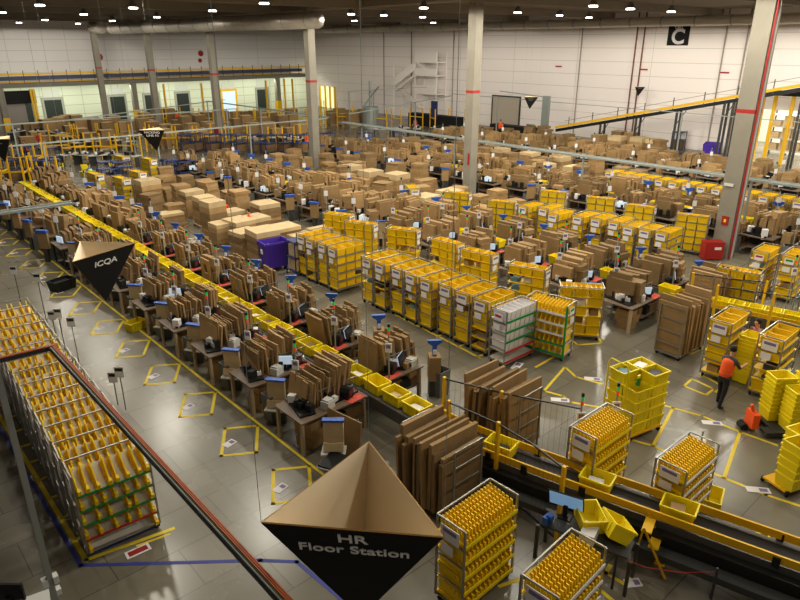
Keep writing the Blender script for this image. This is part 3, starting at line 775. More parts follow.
fmon = MB().box((0, 0, .26), (.04, .42, .28)).box((.03, 0, .1), (.04, .05, .22), mi=1).mesh('far_monitor', screen, black)
fk = {-1: MB().bb(-.06, .06, -.23, .23, .62, 1.38).bb(-.12, .07, -.26, .26, 1.38, 1.48, 1).bb(-.05, .05, -.1, .1, 0, .62, 2).mesh('far_paper_flat', kraft, blue, dsteel),
      1: MB().bb(-.16, .16, -.18, .18, .5, 1.3).prism([(-.06, 1.3), (.06, 1.3), (.08, 1.52), (.26, 1.64), (.26, 1.74), (-.26, 1.74), (-.26, 1.64), (-.08, 1.52)], -.06, .06, 1).bb(-.06, .06, -.1, -.06, 1.36, 1.52, 2).bb(-.14, .14, -.14, .14, 0, .5, 3).mesh('far_paper_funnel', kraft, blue, white, dsteel)}
fpole = MB().cyl((0, 0, 0), (0, 0, 2.3), .028, 6).bb(-.045, -.03, -.1, .1, 1.72, 2.0, 1).cyl((0, 0, 2.3), (0, 0, 2.42), .045, 6, 2).mesh('far_pole', galv, white, black)
def far_station(cx, side, Y, k, r):
    def P(d, y, z=0): return (cx + side * d, Y + y, z)
    B = bname(k, r); u = rf.uniform
    o = single('packing_bench', fb[side], 'laminate packing bench, ' + B, 'bench', P(0, 0)); o.scale = (side, 1, 1)
    turn = rf.random() < .22 and r > 1
    if turn: o = single('carton_bundle', rf.choice(bundles), 'tall bundle of brown flat cartons on the ' + B, 'carton bundle', P(1.0, -.75, WT), PI / 2 + u(-.25, .25))
    else: o = single('carton_bundle', rf.choice(bundles), 'tall bundle of brown flat cartons on the ' + B, 'carton bundle', (cx + .5 if side > 0 else cx - 1.95, Y + .08, WT), u(-.16, .16))
    o.scale = (u(.75, 1.0), u(.8, 1.15), u(.6, .85) if r == 0 else u(.7, 1.25))
    o = single('carton_stack', rf.choice(stacks), 'low stack of brown cartons on the ' + B, 'carton stack', P(u(1.1, 1.8), -.45, WT), u(-.6, .6)); o.scale = (u(.7, 1.2), u(.7, 1.1), u(.6, 1.5))
    single('packing_gear', gear[(k + r) % 4], 'black packing gear on the ' + B, 'equipment', P(.85, -.66, WT), u(-.2, .2)).scale = (1.1, 1.1, 1.4)
    if r: single('packing_gear', gear[(k + r + 2) % 4], 'black packing gear at the outer end of the ' + B, 'equipment', P(2.0, 0, WT if side < 0 else .4), PI / 2 + u(-.2, .2)).scale = (1.1, 1.2, 1.5)
    single('under_goods', und_far, 'dark goods under the ' + B, 'goods', P(1.15, -.1, .4), 0).scale = (1.25, 1.5, 1)
    single('carton_bundle', rf.choice(bundles), 'lower bundle of brown flat cartons by the ' + B, 'carton bundle', (cx + (.55 if side > 0 else -1.9), Y - 1.22, 0), u(-.1, .1)).scale = (.8, u(.3, .45), u(1.2, 1.7))
    if r < 6 and rf.random() < .8: single('paper_dispenser', fk[side], ('kraft paper dispenser with blue head at the ' if side < 0 else 'blue funnel paper dispenser at the ') + B, 'dispenser', P(2.1 if side > 0 else 2.6, (-.95 if side > 0 else .95) + u(-.15, .15), 0), (YAW if side < 0 else YAW - PI / 2) + u(-.5, .5))
    single('waste_bin', wbin_far, 'dark waste bin beside the ' + B, 'bin', P(2.25, u(.7, 1.3), 0), u(0, 1))
    if (k + r) % 2 == 0 or r < 3: single('sign_pole', fpole, 'grey sign pole with white card at the ' + B, 'pole', P(1.95, -.88 if side > 0 else .8), YAW)
    if (k * 3 + r) % 4 == 0: single('monitor', fmon, 'small lit monitor on the ' + B, 'monitor', P(1.5 if side > 0 else 2.2, -.2 if side < 0 else -.72, WT), u(0, 1.4))
wbin_far = MB().bb(-.25, .25, -.22, .22, 0, .8).bb(-.2, .2, -.17, .17, .8, .81, 1).mesh('far_bin', grey_p, blackm)
starts = [(12.05, 2.33), (12.32, 2.37), (10.6, 2.35), (10.7, 2.35), (8.4, 2.35), (7.6, 2.35), (9.0, 2.4), (9.2, 2.4)]
for r in range(8):
    cx = CX[r // 2]; side = -1 if r % 2 == 0 else 1
    Y0, pitch = starts[r]; k = 0
    for q in range(17):
        Y = Y0 + pitch * q
        if Y > 46.5 or not seen(cx + side * 1.2, Y, 1.2, 25): continue
        if r == 0 and abs(Y - 99) < 1: continue
        if r < 2 and k < 8: near_station(cx, side, Y, k, r)
        elif r in (2, 3) and k < 6: near_station(cx, side, Y, k, r, False)
        else: far_station(cx, side, Y, k, r)
        k += 1
# the loose dispenser and board at the end of the first row
paper_unit((7.34, 10.5, 0), -1, 'near end of the open aisle row before the carton trolley')
bd = MB().box((0, 0, .55), (.04, 1.1, 1.1), ry=.12).mesh('leaning_board', kraft)
single('leaning_board', bd, 'large brown cardboard board leaning at the near end of the open aisle row', 'cardboard', (7.75, 10.7, 0.0), .15)
t = thing('paper_tray', 'black and white tray on a low stand under the loose paper dispenser', 'tray', (7.05, 10.15, .45), .4)
put('tray', MB().bb(-.3, .3, -.22, .22, 0, .05).mesh('tray_black', black), t); put('rim', MB().bb(-.32, .32, -.24, .24, -.02, 0).mesh('tray_rim', white), t); put('stand', MB().bb(-.1, .1, -.1, .1, -.45, -.02).mesh('tray_stand', dsteel), t)
# ------------------------------------------------------------------ roll carts
CL, CW, CH = 1.38, .62, 1.86
LV = (.2, .53, .86, 1.19, 1.52)
def cart_frame():
    m = MB(); r = .034
    for x in (-CL / 2, CL / 2):
        for y in (-CW / 2, CW / 2): m.bb(x - r / 2, x + r / 2, y - r / 2, y + r / 2, .12, CH)
        for z in (.16, .62, 1.08, 1.46, CH): m.bb(x - .012, x + .012, -CW / 2, CW / 2, z - .014, z + .014)
    for z in (.16, CH): m.bb(-CL / 2, CL / 2, CW / 2 - .014, CW / 2 + .014, z - .014, z + .014)
    m.bb(-CL / 2, CL / 2, -CW / 2 - .014, -CW / 2 + .014, .14, .18)
    return m.mesh('cart_frame', steel)
cf = cart_frame()
csh = MB().bb(-CL / 2, CL / 2, -CW / 2, CW / 2, -.008, .008).mesh('cart_shelf', shelf_w)
cshd = MB().bb(-CL / 2, CL / 2, -CW / 2, CW / 2, -.008, .008).mesh('cart_shelf_dark', grey_p)
cshy = MB().bb(-CL / 2, CL / 2, -CW / 2, CW / 2, -.008, .008).mesh('cart_shelf_yellow', yel_d)
def lipm(m, n): return MB().bb(-CL / 2, CL / 2, -CW / 2 - .03, -CW / 2 - .012, -.02, .045).mesh('shelf_lip_' + n, m)
lips = {'w': lipm(white, 'white'), 'g': lipm(green, 'green'), 'r': lipm(red, 'red'), 'y': lipm(yel, 'yellow'), 'b': lipm(dblue, 'blue'), 's': lipm(steel, 'steel')}
cast = MB().cyl((0, -.02, .055), (0, .02, .055), .055, 10).bb(-.02, .02, -.03, .03, .05, .13).mesh('cart_caster', rubber)
ccard = MB().bb(-.012, 0, -.2, .2, -.14, .14).bb(-.014, -.011, -.15, .15, .02, .1, 1).mesh('cart_card', white, purple_l)
ccard2 = MB().bb(-.012, 0, -.13, .13, -.1, .1).mesh('cart_card_small', white)
ccard_m = MB().bb(-.012, 0, -.16, .16, -.11, .11).bb(-.014, -.011, -.12, .12, .0, .08, 1).mesh('cart_card_mag', white, mat('card_magenta', rgb(170, 40, 90), .7))
ccard_g = MB().bb(-.012, 0, -.16, .16, -.11, .11).bb(-.014, -.011, -.12, .12, .0, .08, 1).mesh('cart_card_grn', white, green)
def fin_mesh():
    pts = [(-CW / 2 + .03, 0), (CW / 2 - .03, 0)]
    n = 6
    for i in range(n):
        for (q, hh) in ((0, .0), (.1, .0), (.2, .1), (.8, .1), (.9, .0)):
            w_ = (i + q) / n; pts.append((CW / 2 - .03 - (CW - .06) * w_, .21 - .08 * w_ + hh))
    b = MB(); k = len(pts)
    vs = [(-.011, u, v) for u, v in pts] + [(.011, u, v) for u, v in pts]
    b.add(vs, [tuple(range(k - 1, -1, -1)), tuple(range(k, 2 * k))] + [(i, (i + 1) % k, k + (i + 1) % k, k + i) for i in range(k)])
    b.bb(-.045, .02, -CW / 2 + .01, CW / 2 - .03, 0, .02); b.bb(-.02, .02, -CW / 2 + .0, -CW / 2 + .03, 0, .12); b.bb(-.02, .02, CW / 2 - .05, CW / 2 - .03, 0, .26)
    return b.mesh('cart_divider', mat('divider_yellow', rgb(246, 204, 20), .45))
finm = fin_mesh()
def slope_fin():
    b = MB()
    pts = [(-CW / 2 - .02, 0), (CW / 2 - .03, 0), (CW / 2 - .03, .2), (CW / 2 - .15, .22), (-CW / 2 + .1, .12), (-CW / 2 - .02, .16)]
    b.prism([(0, 0)] * 0 or [(-.012, 0), (.012, 0), (.012, .01), (-.012, .01)], -CW / 2, CW / 2 - .03)
    vs = [(-.012, u, v) for u, v in pts] + [(.012, u, v) for u, v in pts]; k = len(pts)
    b.add(vs, [tuple(range(k - 1, -1, -1)), tuple(range(k, 2 * k))] + [(i, (i + 1) % k, k + (i + 1) % k, k + i) for i in range(k)])
    b.bb(-.05, .03, -CW / 2, CW / 2 - .03, 0, .018); b.bb(-.03, .03, -CW / 2 - .03, -CW / 2 + .04, 0, .17)
    return b.mesh('sloped_divider', mat('divider_yellow', rgb(246, 204, 20), .45))
sfin = slope_fin()
sbin = tote_mesh('shelf_bin', .43, .56, .28, yel_d, False, .014)
sbinw = tote_mesh('shelf_bin_white', .2, .54, .28, white, False, .012)
far_frame = MB()
for x in (-CL / 2, CL / 2):
    for y in (-CW / 2, CW / 2): far_frame.bb(x - .02, x + .02, y - .02, y + .02, .1, CH)
    for z in (.16, .62, 1.08, 1.46, CH): far_frame.bb(x - .015, x + .015, -CW / 2, CW / 2, z - .016, z + .016)
for z in LV: far_frame.bb(-CL / 2, CL / 2, -CW / 2, CW / 2, z - .012, z + .012)
far_frame.bb(-CL / 2, CL / 2, CW / 2 - .016, CW / 2 + .016, CH - .03, CH)
far_frame = far_frame.mesh('far_cart_frame', steel)
CARTS = []
rb = random.Random(5)
BINS = []
def cart(x, y, rot, lab, bins='full', lipc='sssss', near=True, card='p', end=-1, group=None, fins=None, shelf=csh, levels=None, slope=0.0):
    t = thing('roll_cart', lab, 'cart', (x, y, 0), rot, group)
    sgn = end
    if near:
        put('frame', cf, t)
        for i, z in enumerate(LV):
            s = put('shelf', cshy if shelf is csh and bins in ('full', 'top') else shelf, t, (0, 0, z), 0, (slope, 0, 0))
            put('lip', lips[lipc[i]], s)
        for sx in (-1, 1):
            for sy in (-1, 1): put('caster', cast, t, (sx * (CL / 2 - .06), sy * (CW / 2 - .06), 0))
        cm = {'p': ccard, 'm': ccard_m, 'g': ccard_g}[card]
        o = put('card', cm, t, (sgn * (CL / 2 + .02), 0, 1.62), 0 if sgn < 0 else PI)
        put('card', ccard2, t, (sgn * (CL / 2 + .02), .05, 1.3), 0 if sgn < 0 else PI)
    else:
        put('frame', far_frame, t)
        put('card', ccard, t, (sgn * (CL / 2 + .03), 0, 1.62), 0 if sgn < 0 else PI)
    if fins:
        for lv, n in fins.items():
            for i in range(n): put('divider', sfin if slope else finm, t, (-CL / 2 + .07 + (CL - .14) * (i + (rf.uniform(-.25, .25) if slope and 0 < i < n - 1 else 0)) / max(n - 1, 1), 0, LV[lv] + .012), 0, (slope, 0, rf.uniform(-.06, .06) if slope else 0))
    if bins in ('full', 'top'):
        M = t.matrix_basis.copy()
        for lv in ((4, 3, 2, 1, 0) if bins == 'full' else (4,)):
            if levels and lv not in levels: continue
            for i in range(3):
                if near and lv < 4 and rb.random() < .2:
                    q_ = Matrix.Translation((x, y, 0)) @ Matrix.Rotation(rot, 4, 'Z') @ Vector((-.455 + .455 * i, rb.uniform(-.1, .1), LV[lv] + .01))
                    single('parcel', rb.choice(parcels), 'loose parcel, %s place, %s shelf, %s' % (ORD[i], ('lowest', 'second', 'third', 'fourth')[lv], ' '.join(w_ for w_ in lab.replace('tall cart of yellow bins, ', 'cart ').replace('cart of yellow bins, ', 'cart ').replace('yellow bin cart ', 'cart ').split() if w_ not in ('the', 'of', 'full', 'standing'))[:200]), 'parcel', q_, rot + rb.uniform(-.3, .3))
                    continue
                p = Matrix.Translation((x, y, 0)) @ Matrix.Rotation(rot, 4, 'Z') @ Vector((-.455 + .455 * i, 0, LV[lv] + .01))
                BINS.append(((p - Vector((0, 0, CAM_H))).length, p, rot, lab, lv, i, len(CARTS)))
    CARTS.append(t)
    return t
# aisle row in front of the carton pallets, label ends to the open aisle
for k in range(8):
    cart(14.95 + .05 * (k % 3), 12.28 + .80 * k, rf.uniform(-.03, .05), 'tall cart of yellow bins, %s in the aisle row from the white cart' % ORD[k])
t = cart(14.75, 11.32, -.02, 'cart of white bins with green and red lips at the aisle row end', bins='none', lipc='rrggg', card='m')
for lv in (4, 3, 2, 1):
    for i in range(6 if lv > 2 else 4):
        p = Matrix.Translation((14.75, 11.32, 0)) @ Vector((-.56 + .225 * i, 0, LV[lv] + .01))
        single('white_bin', sbinw, 'white bin, %s from the label end, %s shelf of the white cart' % (ORD[i], ('lowest', 'second', 'third', 'fourth', 'top')[lv]), 'bin', p)
for k in range(4): cart(14.8 + (.0, .05, 0, .1)[k], 19.75 + .78 * k, .02 * k, 'cart of yellow bins, %s of the group beside the purple tub' % ORD[k])
cart(17.63, 24.0, math.radians(112), 'yellow bin cart behind the purple tub, farther one of the pair'); cart(17.45, 22.1, math.radians(112), 'yellow bin cart behind the purple tub, nearer one of the pair')
for k, (x, y, a) in enumerate(((18.1, 20.05, 115), (18.2, 17.5, 92), (18.1, 15.7, 98), (18.1, 13.35, 106))):
    cart(x, y, math.radians(a), 'yellow bin cart parked askew at the third bench row, %s from the carton stacks' % ORD[k])
cart(17.75, 10.95, math.radians(128), 'full yellow bin cart standing askew before the bare wooden bench', fins={4: 9})
cart(15.95, 10.85, math.radians(-80), 'cart with green edge strips and yellow dividers beside the white cart', bins='none', lipc='ggwww', card='g', end=1, fins={4: 12, 3: 9, 2: 7, 1: 9, 0: 7})
gp = CARTS[-1]; put('edge_strip', MB().bb(CL / 2 - .03, CL / 2 + .03, -CW / 2 - .035, -CW / 2 + .0, .1, CH).mesh('green_edge', green), gp)
cart(18.78, 6.6, .03, 'yellow bin cart behind the person in the orange vest'); cart(18.68, 5.2, .02, 'yellow bin cart held by the person in the orange vest')
FD = {0: 12, 1: 12, 2: 14, 3: 14, 4: 16}
cart(7.05, 5.88, 0.03, 'cart of yellow toothed dividers beside the large hanging sign', bins='none', lipc='yyyyy', fins=FD, shelf=shelf_m if False else cshy)
cart(7.05, 4.12, 0.06, 'cart of yellow toothed dividers cut off by the lower picture edge', bins='none', lipc='wwwww', fins=FD, shelf=cshy)
cart(10.98, 5.95, 0.0, 'cart of yellow toothed dividers behind the conveyor, next to the tote trolley', bins='none', lipc='yyyyy', fins=FD, shelf=cshy)
t = cart(11.62, 4.36, 0.0, 'low cart of yellow toothed dividers behind the conveyor at a floor bay', bins='none', lipc='wwwww', fins=FD, shelf=cshy); t.scale = (1, 1, .87)
# open divider carts along the near corner
for k in range(14):
    f = {4: 8, 3: 7, 2: 6, 1: 6, 0: 2} if k == 0 else ({4: 8 + k % 3, 3: 4} if k < 6 else {4: 8})
    cart(2.78 + .03 * k, 11.55 + .76 * k, rf.uniform(-.10, -.03), 'open steel cart of yellow dividers, %s in the corner row from its near end' % ORD[k], bins='none', lipc='brggg' if k == 0 else 'wwwww', fins=f, slope=.42)
cart(26.6, 8.55, .05, 'cart with magenta card beyond the second conveyor bend', card='m'); cart(26.9, 7.6, .05, 'cart with green card beyond the second conveyor bend', card='g')
cart(24.2, 5.9, .0, 'cart behind the lit sign lamps beyond the second conveyor bend', near=True)
for k, (x, y) in enumerate(((25.6, 17.3), (26.1, 16.3), (26.35, 15.5), (26.5, 14.7), (26.2, 13.8), (26.3, 13.1), (26.4, 12.4), (26.2, 18.3), (25.8, 19.2))):
    cart(x, y, .03, 'yellow bin cart in the mid hall, %s of the row before the red equipment box' % ORD[k], near=k < 7)
for k, (x, y, a) in enumerate(((29.7, 17.7, 110), (29.6, 15.5, 106), (29.7, 12.9, 108), (29.2, 20.3, 112))): cart(x, y, math.radians(a), 'yellow bin cart beside the pillar line, %s from the tall second pillar' % ORD[k], near=False)
for k, (x, y, a) in enumerate(((25.1, 23.5, 112), (25.3, 20.6, 112), (24.3, 26.2, 60))): cart(x, y, math.radians(a), 'yellow bin cart before the second pillar, %s from the front' % ORD[k], near=False)
cart(23.3, 8.2, math.radians(100), 'yellow bin cart beside the cardboard sheets behind the carton trolley', near=False, fins={4: 9})
for k in range(17): cart(36.9, 8.2 + .82 * k, 0, 'yellow bin cart in the long card fronted row under the cable tray, %s' % (ORD[k] + ' along'), near=False)
for k in range(7): cart(30.2 + .6 * (k % 2), 1.4 + 1.0 * k, .05, 'yellow bin cart at the red pillar side, %s along' % ORD[k], near=False) if seen(30.5, 1.4 + k, 1.2, 0) else None
for k, (x, y) in enumerate(((12.6, 42.0), (13.3, 39.6), (14.8, 41.0), (17.2, 45.2), (16.2, 47.5))): cart(x, y, math.radians(95), 'yellow bin cart near the blue racks at the row ends, %s along' % ORD[k], near=False)
# bins: the 300 that show largest one by one, the rest as one
BINS.sort(key=lambda b: b[0])
LVN = ('lowest', 'second', 'third', 'fourth', 'top')
for d_, p, rot, lab, lv, i, ci in BINS[:290]:
    short = lab.replace('tall cart of yellow bins, ', 'cart ').replace('cart of yellow bins, ', 'cart ').replace('yellow bin cart ', 'cart ').replace('full cart', 'cart')
    single('shelf_bin', sbin, '%s bin, %s shelf, %s' % (ORD[i], LVN[lv], short), 'bin', p, rot, 'yellow bins in the carts')
m = MB()
vv = [v.co.copy() for v in sbin.vertices]; ff = [tuple(p.vertices) for p in sbin.polygons]
for d_, p, rot, lab, lv, i, ci in BINS[290:]: m.add(vv, ff, 0, Matrix.Translation(p) @ Matrix.Rotation(rot, 4, 'Z'))
single('shelf_bins', m.mesh('shelf_bins_far', yel_d), 'yellow bins filling the farther carts of the hall', 'bins')['kind'] = 'stuff'
# ------------------------------------------------------------------ roll carts of carton sheets
def sheet_mesh(t, w, h):
    return MB().bb(-w / 2, w / 2, -t / 2, t / 2, 0, h).mesh('carton_sheet', kraft)
def sheet_cart(x, y, rot, lab, n, w, hs, end_frame=True):
    """sheets stand along local x, stacked from +y (back) to -y (front)"""
    t = thing('sheet_trolley', lab, 'trolley', (x, y, 0), rot)
    put('base', MB().bb(-.42, .42, -.75, .75, .13, .18).mesh('trolley_base', steel), t)
    for s in (-1, 1):
        f = MB()
        for xx in (-.4, .4): f.bb(xx - .018, xx + .018, s * .76 - .018, s * .76 + .018, .13, 1.72)
        for z in (.5, .92, 1.32, 1.71): f.bb(-.4, .4, s * .76 - .014, s * .76 + .014, z - .014, z + .014)
        put('end_frame', f.mesh('trolley_frame', steel), t)
    for sx in (-.36, .36):
        for sy in (-.66, .66): put('caster', cast, t, (sx, sy, 0))
    yy = .68
    R = Matrix.Translation((x, y, 0)) @ Matrix.Rotation(rot, 4, 'Z')
    for k in range(n):
        tk = rf.uniform(.05, .11); yy -= tk / 2
        h = hs + rf.uniform(-.28, .12) if k else hs + .1
        ww = w * rf.uniform(.82, 1.05)
        o = single('carton_sheet', sheet_mesh(tk, ww, h), 'upright carton sheet, %s from the back, %s' % (ORD[k], lab), 'carton', R @ Vector((rf.uniform(-.05, .05), yy, .185)), rot, 'carton sheets on the trolleys', None)
        o.rotation_euler = (rf.uniform(-.06, .06), 0, rot + rf.uniform(-.03, .03)); yy -= tk / 2 + .02
        if yy < -.66: break
sheet_cart(8.38, 8.08, .0, 'steel trolley of cardboard beside the sign', 14, 1.4, 1.5)
sheet_cart(11.0, 8.55, 0.02, 'steel trolley of cardboard by the fence', 14, 1.45, 1.55)
sheet_cart(19.2, 8.1, -PI / 2 - .05, 'steel trolley of tall cardboard facing the aisle', 14, .95, 1.75)
sheet_cart(22.8, 8.9, -PI / 2, 'low trolley of cardboard by the second conveyor', 12, 1.2, 1.5)
# ------------------------------------------------------------------ pallets of layered cartons
pal = MB()
for q in range(3): pal.bb(-.6, .6, -.45 + .4 * q, -.35 + .4 * q, 0, .1)
for q in range(5): pal.bb(-.6 + .26 * q, -.46 + .26 * q, -.5, .5, .1, .13)
pal = pal.mesh('pallet', wood)
def pallet_pile(p, h, w, l, rot, lab, n=6):
    t = thing('carton_pallet', lab, 'pallet', (p[0], p[1], 0), rot)
    put('pallet', pal, t)
    z = .13; hh = (h - .13) / n
    for k in range(n):
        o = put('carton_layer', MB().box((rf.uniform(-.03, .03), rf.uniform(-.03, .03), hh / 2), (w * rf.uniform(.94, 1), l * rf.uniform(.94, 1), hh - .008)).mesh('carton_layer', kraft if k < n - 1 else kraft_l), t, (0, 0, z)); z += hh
for k, (px, py, h, w, l) in enumerate(((147, 179, 1.85, 1.2, 1.1), (191, 190, 1.5, 1.2, 1.0), (204, 196, 1.6, 1.0, 1.0), (212, 200, 1.9, 1.0, 1.0), (231, 210, 1.2, 1.1, 1.0), (222, 222, 1.25, 1.1, .9), (238, 219, 1.35, 1.1, 1.3), (255, 216, 1.3, 1.1, 1.2), (245, 230, 1.3, 1.1, 1.1), (262, 229, 1.6, 1.15, 1.2), (265, 202, 1.5, 1.2, 1.2), (284, 225, 1.2, 1.2, 1.2), (303, 234, .9, 1.2, 1.1), (322, 228, 1.0, 1.1, 1.1), (180, 203, .7, 1.2, 1.1), (170, 212, .9, 1.2, 1.0))):
    pallet_pile(at(px, py, h), h, w, l, rf.uniform(-.08, .08), 'pallet of layered brown cartons, %s in the group between the first conveyors' % ORD[k])
for k, (px, py, h) in enumerate(((370, 170, 1.5), (397, 173, 1.5), (425, 195, 1.4), (350, 165, 1.4), (560, 156, 1.4), (575, 166, 1.4), (500, 148, 1.3), (530, 152, 1.3), (545, 163, 1.3), (640, 137, 1.6), (618, 136, 1.6), (655, 139, 1.5), (450, 190, 1.2))):
    pallet_pile(at(px, py, h), h, 1.3, 1.2, rf.uniform(-.1, .1), 'pallet of layered brown cartons, %s of those scattered through the far rows' % ORD[k], 4)
pm_ = []
for q in range(6):
    b_ = MB(); z_ = .12; b_.bb(-.5, .5, -.5, .5, 0, .12, 2)
    for w_ in range(5 + q % 3):
        h_ = rf.uniform(.14, .26); b_.box((rf.uniform(-.04, .04), rf.uniform(-.04, .04), z_ + h_ / 2), (rf.uniform(.85, 1.15), rf.uniform(.8, 1.1), h_), rz=rf.uniform(-.06, .06)); z_ += h_ - .002
    b_.box((0, 0, z_ + .008), (1.0, .95, .02), mi=1)
    pm_.append(b_.mesh('carton_pile', kraft, kraft, wood))
n = 0
COLS = ((30.4, 11.6), (30.4, 27.5), (29.7, 43.4))
for (xa, xb, ya, yb_, nn, nm) in ((13.4, 18.0, 30.5, 44, 15, 'first cart'), (25.2, 30.4, 21.5, 45, 40, 'pillar'), (37.6, 42.4, 22, 45, 34, 'far'), (49.0, 53.5, 18, 45, 26, 'wall')):
    got = []
    for q in range(nn * 4):
        x_, y_ = rf.uniform(xa, xb), rf.uniform(ya, yb_)
        if len(got) >= nn or any(abs(x_ - c_[0]) < 1.1 and abs(y_ - c_[1]) < 1.1 for c_ in COLS) or any(abs(x_ - a_) < 1.3 and abs(y_ - b_) < 1.3 for a_, b_ in got) or any((Vector((x_, y_, 0)) - at(a_, b_, 1.35).xy.to_3d()).length < 2.2 for a_, b_ in ((224, 209), (249, 220))) or not seen(x_, y_, 1, 0): continue
        if any((Vector((x_, y_, 0)) - c_.location).length < 1.4 for c_ in CARTS): continue
        got.append((x_, y_))
    for w_, (x_, y_) in enumerate(sorted(got, key=lambda c_: c_[1])):
        single('carton_pile', rf.choice(pm_), 'brown carton pile on a pallet, %s up the %s aisle' % (ORD[w_], nm), 'pallet', (x_, y_, 0), rf.uniform(-.3, .3)).scale = (rf.uniform(.8, 1), rf.uniform(.8, 1), rf.uniform(.75, 1.2))
# purple tub and the rack beside it
pt = at(276, 268, 0)
t = thing('purple_tub', 'tall purple plastic tub on casters beside the carton pallets', 'tub', (13.9, 23.75, 0), -.1)
put('tub', MB().add(*[[(x * .46, y * .34, .18) for x, y in ((-1, -1), (1, -1), (1, 1), (-1, 1))] + [(x * .55, y * .42, 1.3) for x, y in ((-1, -1), (1, -1), (1, 1), (-1, 1))] + [(x * .52, y * .39, 1.3) for x, y in ((-1, -1), (1, -1), (1, 1), (-1, 1))] + [(x * .43, y * .31, .24) for x, y in ((-1, -1), (1, -1), (1, 1), (-1, 1))],
    [(3, 2, 1, 0), (12, 13, 14, 15)] + [q for a in range(4) for q in ((a, (a + 1) % 4, 4 + (a + 1) % 4, 4 + a), (4 + a, 4 + (a + 1) % 4, 8 + (a + 1) % 4, 8 + a), (8 + a, 8 + (a + 1) % 4, 12 + (a + 1) % 4, 12 + a))]]).mesh('purple_tub', purple), t)
put('rim', MB().bb(-.6, .6, -.46, -.42, 1.22, 1.32).bb(-.6, .6, .42, .46, 1.22, 1.32).bb(-.6, -.55, -.42, .42, 1.22, 1.32).bb(.55, .6, -.42, .42, 1.22, 1.32).mesh('tub_rim', purple), t)
put('card', MB().bb(-.58, -.56, -.1, .1, .8, 1.0).mesh('tub_card', white), t)
for sx in (-.36, .36):
    for sy in (-.26, .26): put('caster', MB().cyl((sx, sy - .03, .08), (sx, sy + .03, .08), .08, 10).bb(sx - .03, sx + .03, sy - .04, sy + .04, .1, .2).mesh('tub_caster', rubber), t)
t = thing('wire_rack', 'blue framed wire rack of flat cartons beside the purple tub', 'rack', (14.6, 22.6, 0), 0)
m = MB()
for x in (-.6, .6):
    for y in (-.35, .35): m.bb(x - .02, x + .02, y - .02, y + .02, 0, 1.5)
for z in (.2, .8, 1.5): m.bb(-.6, .6, -.35, .35, z - .015, z + .015)
put('frame', m.mesh('wire_rack_frame', dblue), t)
for z in (.22, .82):
    for q in range(5): single('rack_carton', MB().bb(-.045, .045, -.3, .3, 0, .5).mesh('rack_carton', kraft_l), 'pale flat carton, %s in the %s tier of the blue wire rack' % (ORD[q], 'lower' if z < .5 else 'upper'), 'carton', (14.15 + .22 * q, 22.6, z))
# ------------------------------------------------------------------ tote trolley and stacks of nested totes
ntote = tote_mesh('nested_tote', .56, .45, .31, yel)
def tote_pile(x, y, rot, n, lab, step=.115, z0=.18, skew=0):
    for k in range(n):
        single('nested_tote', ntote, 'yellow tote, %s from the bottom of the %s' % (ORD[k], lab), 'tote', (x + skew * k, y, z0 + step * k), rot + rf.uniform(-.02, .02))
tb = at(640, 428, 0)
tr = math.radians(-12)
t = thing('tote_dolly', 'low yellow dolly under two tote stacks in the floor bay', 'dolly', (14.0, 6.75, 0), tr + PI / 2)
put('deck', MB().bb(-.46, .46, -.58, .58, .14, .19).mesh('dolly_deck', yel_p), t)
put('handle', MB().tube([(.45, .62, .16), (.45, .62, 1.85), (.38, .62, 1.98), (-.1, .62, 1.98), (-.16, .62, 1.85), (-.16, .62, .16)], .022).mesh('dolly_handle', yel), t)
for sx in (-.4, .4):
    for sy in (-.5, .5): put('caster', cast, t, (sx, sy, 0))
def R2(cx, cy, rot, u, v): return cx + math.cos(rot) * u - math.sin(rot) * v, cy + math.sin(rot) * u + math.cos(rot) * v
def pile_at(cx, cy, rot, u, v, n, lab, step, z0=.195):
    x, y = R2(cx, cy, rot, u, v); tote_pile(x, y, rot, n, lab, step, z0)
pile_at(14.0, 6.75, tr, .28, .23, 5, 'front far stack on the dolly', .3); pile_at(14.0, 6.75, tr, .28, -.23, 5, 'front near stack on the dolly', .3)
pile_at(14.0, 6.75, tr, -.28, .23, 5, 'rear far stack on the dolly', .3); pile_at(14.0, 6.75, tr, -.28, -.23, 4, 'rear near stack on the dolly', .3)
for q_, (u_, v_) in enumerate(((.28, .23), (.28, -.23), (-.28, .23))):
    single('parcel', parcels[(q_ * 2) % 5], 'parcel in the %s top tote on the dolly' % ('front far', 'front near', 'rear far')[q_], 'parcel', (*R2(14.0, 6.75, tr, u_, v_), .195 + .3 * 4 + .1), .3 * q_)
t = thing('spray_bottle', 'green spray bottle with yellow trigger on the dolly totes', 'bottle', (*R2(14.0, 6.75, tr, -.3, -.23), .195 + .3 * 3 + .345))
put('bottle', MB().cyl((0, 0, 0), (0, 0, .2), .055, 10, 0, .03).mesh('spray_body', green), t); put('trigger', MB().bb(-.06, .04, -.02, .02, .2, .27).mesh('spray_head', yel), t)
for k, (x, y, n, z0, lab) in enumerate(((16.9, 4.45, 9, .2, 'pallet jack stack beside the orange jack'), (17.5, 3.95, 9, .2, 'pallet jack stack behind the first one'), (16.7, 3.9, 8, .2, 'pallet jack stack at the front'), (17.25, 3.35, 8, .2, 'pallet jack stack at its end'))):
    tote_pile(x, y, -.65, n, lab, .115, z0)
t = thing('pallet_jack', 'orange and black pallet jack under nested yellow totes', 'pallet jack', (17.0, 4.0, 0), -.75)
put('forks', MB().bb(-.9, 1.1, -.5, -.2, .08, .18).bb(-.9, 1.1, .2, .5, .08, .18).bb(-.7, .9, -.5, .5, .14, .19).mesh('jack_forks', dsteel), t)
put('body', MB().bb(-1.12, -.95, -.2, .2, .1, .5).cyl((-1.03, 0, .45), (-1.12, 0, .7), .04).mesh('jack_body', orange), t)
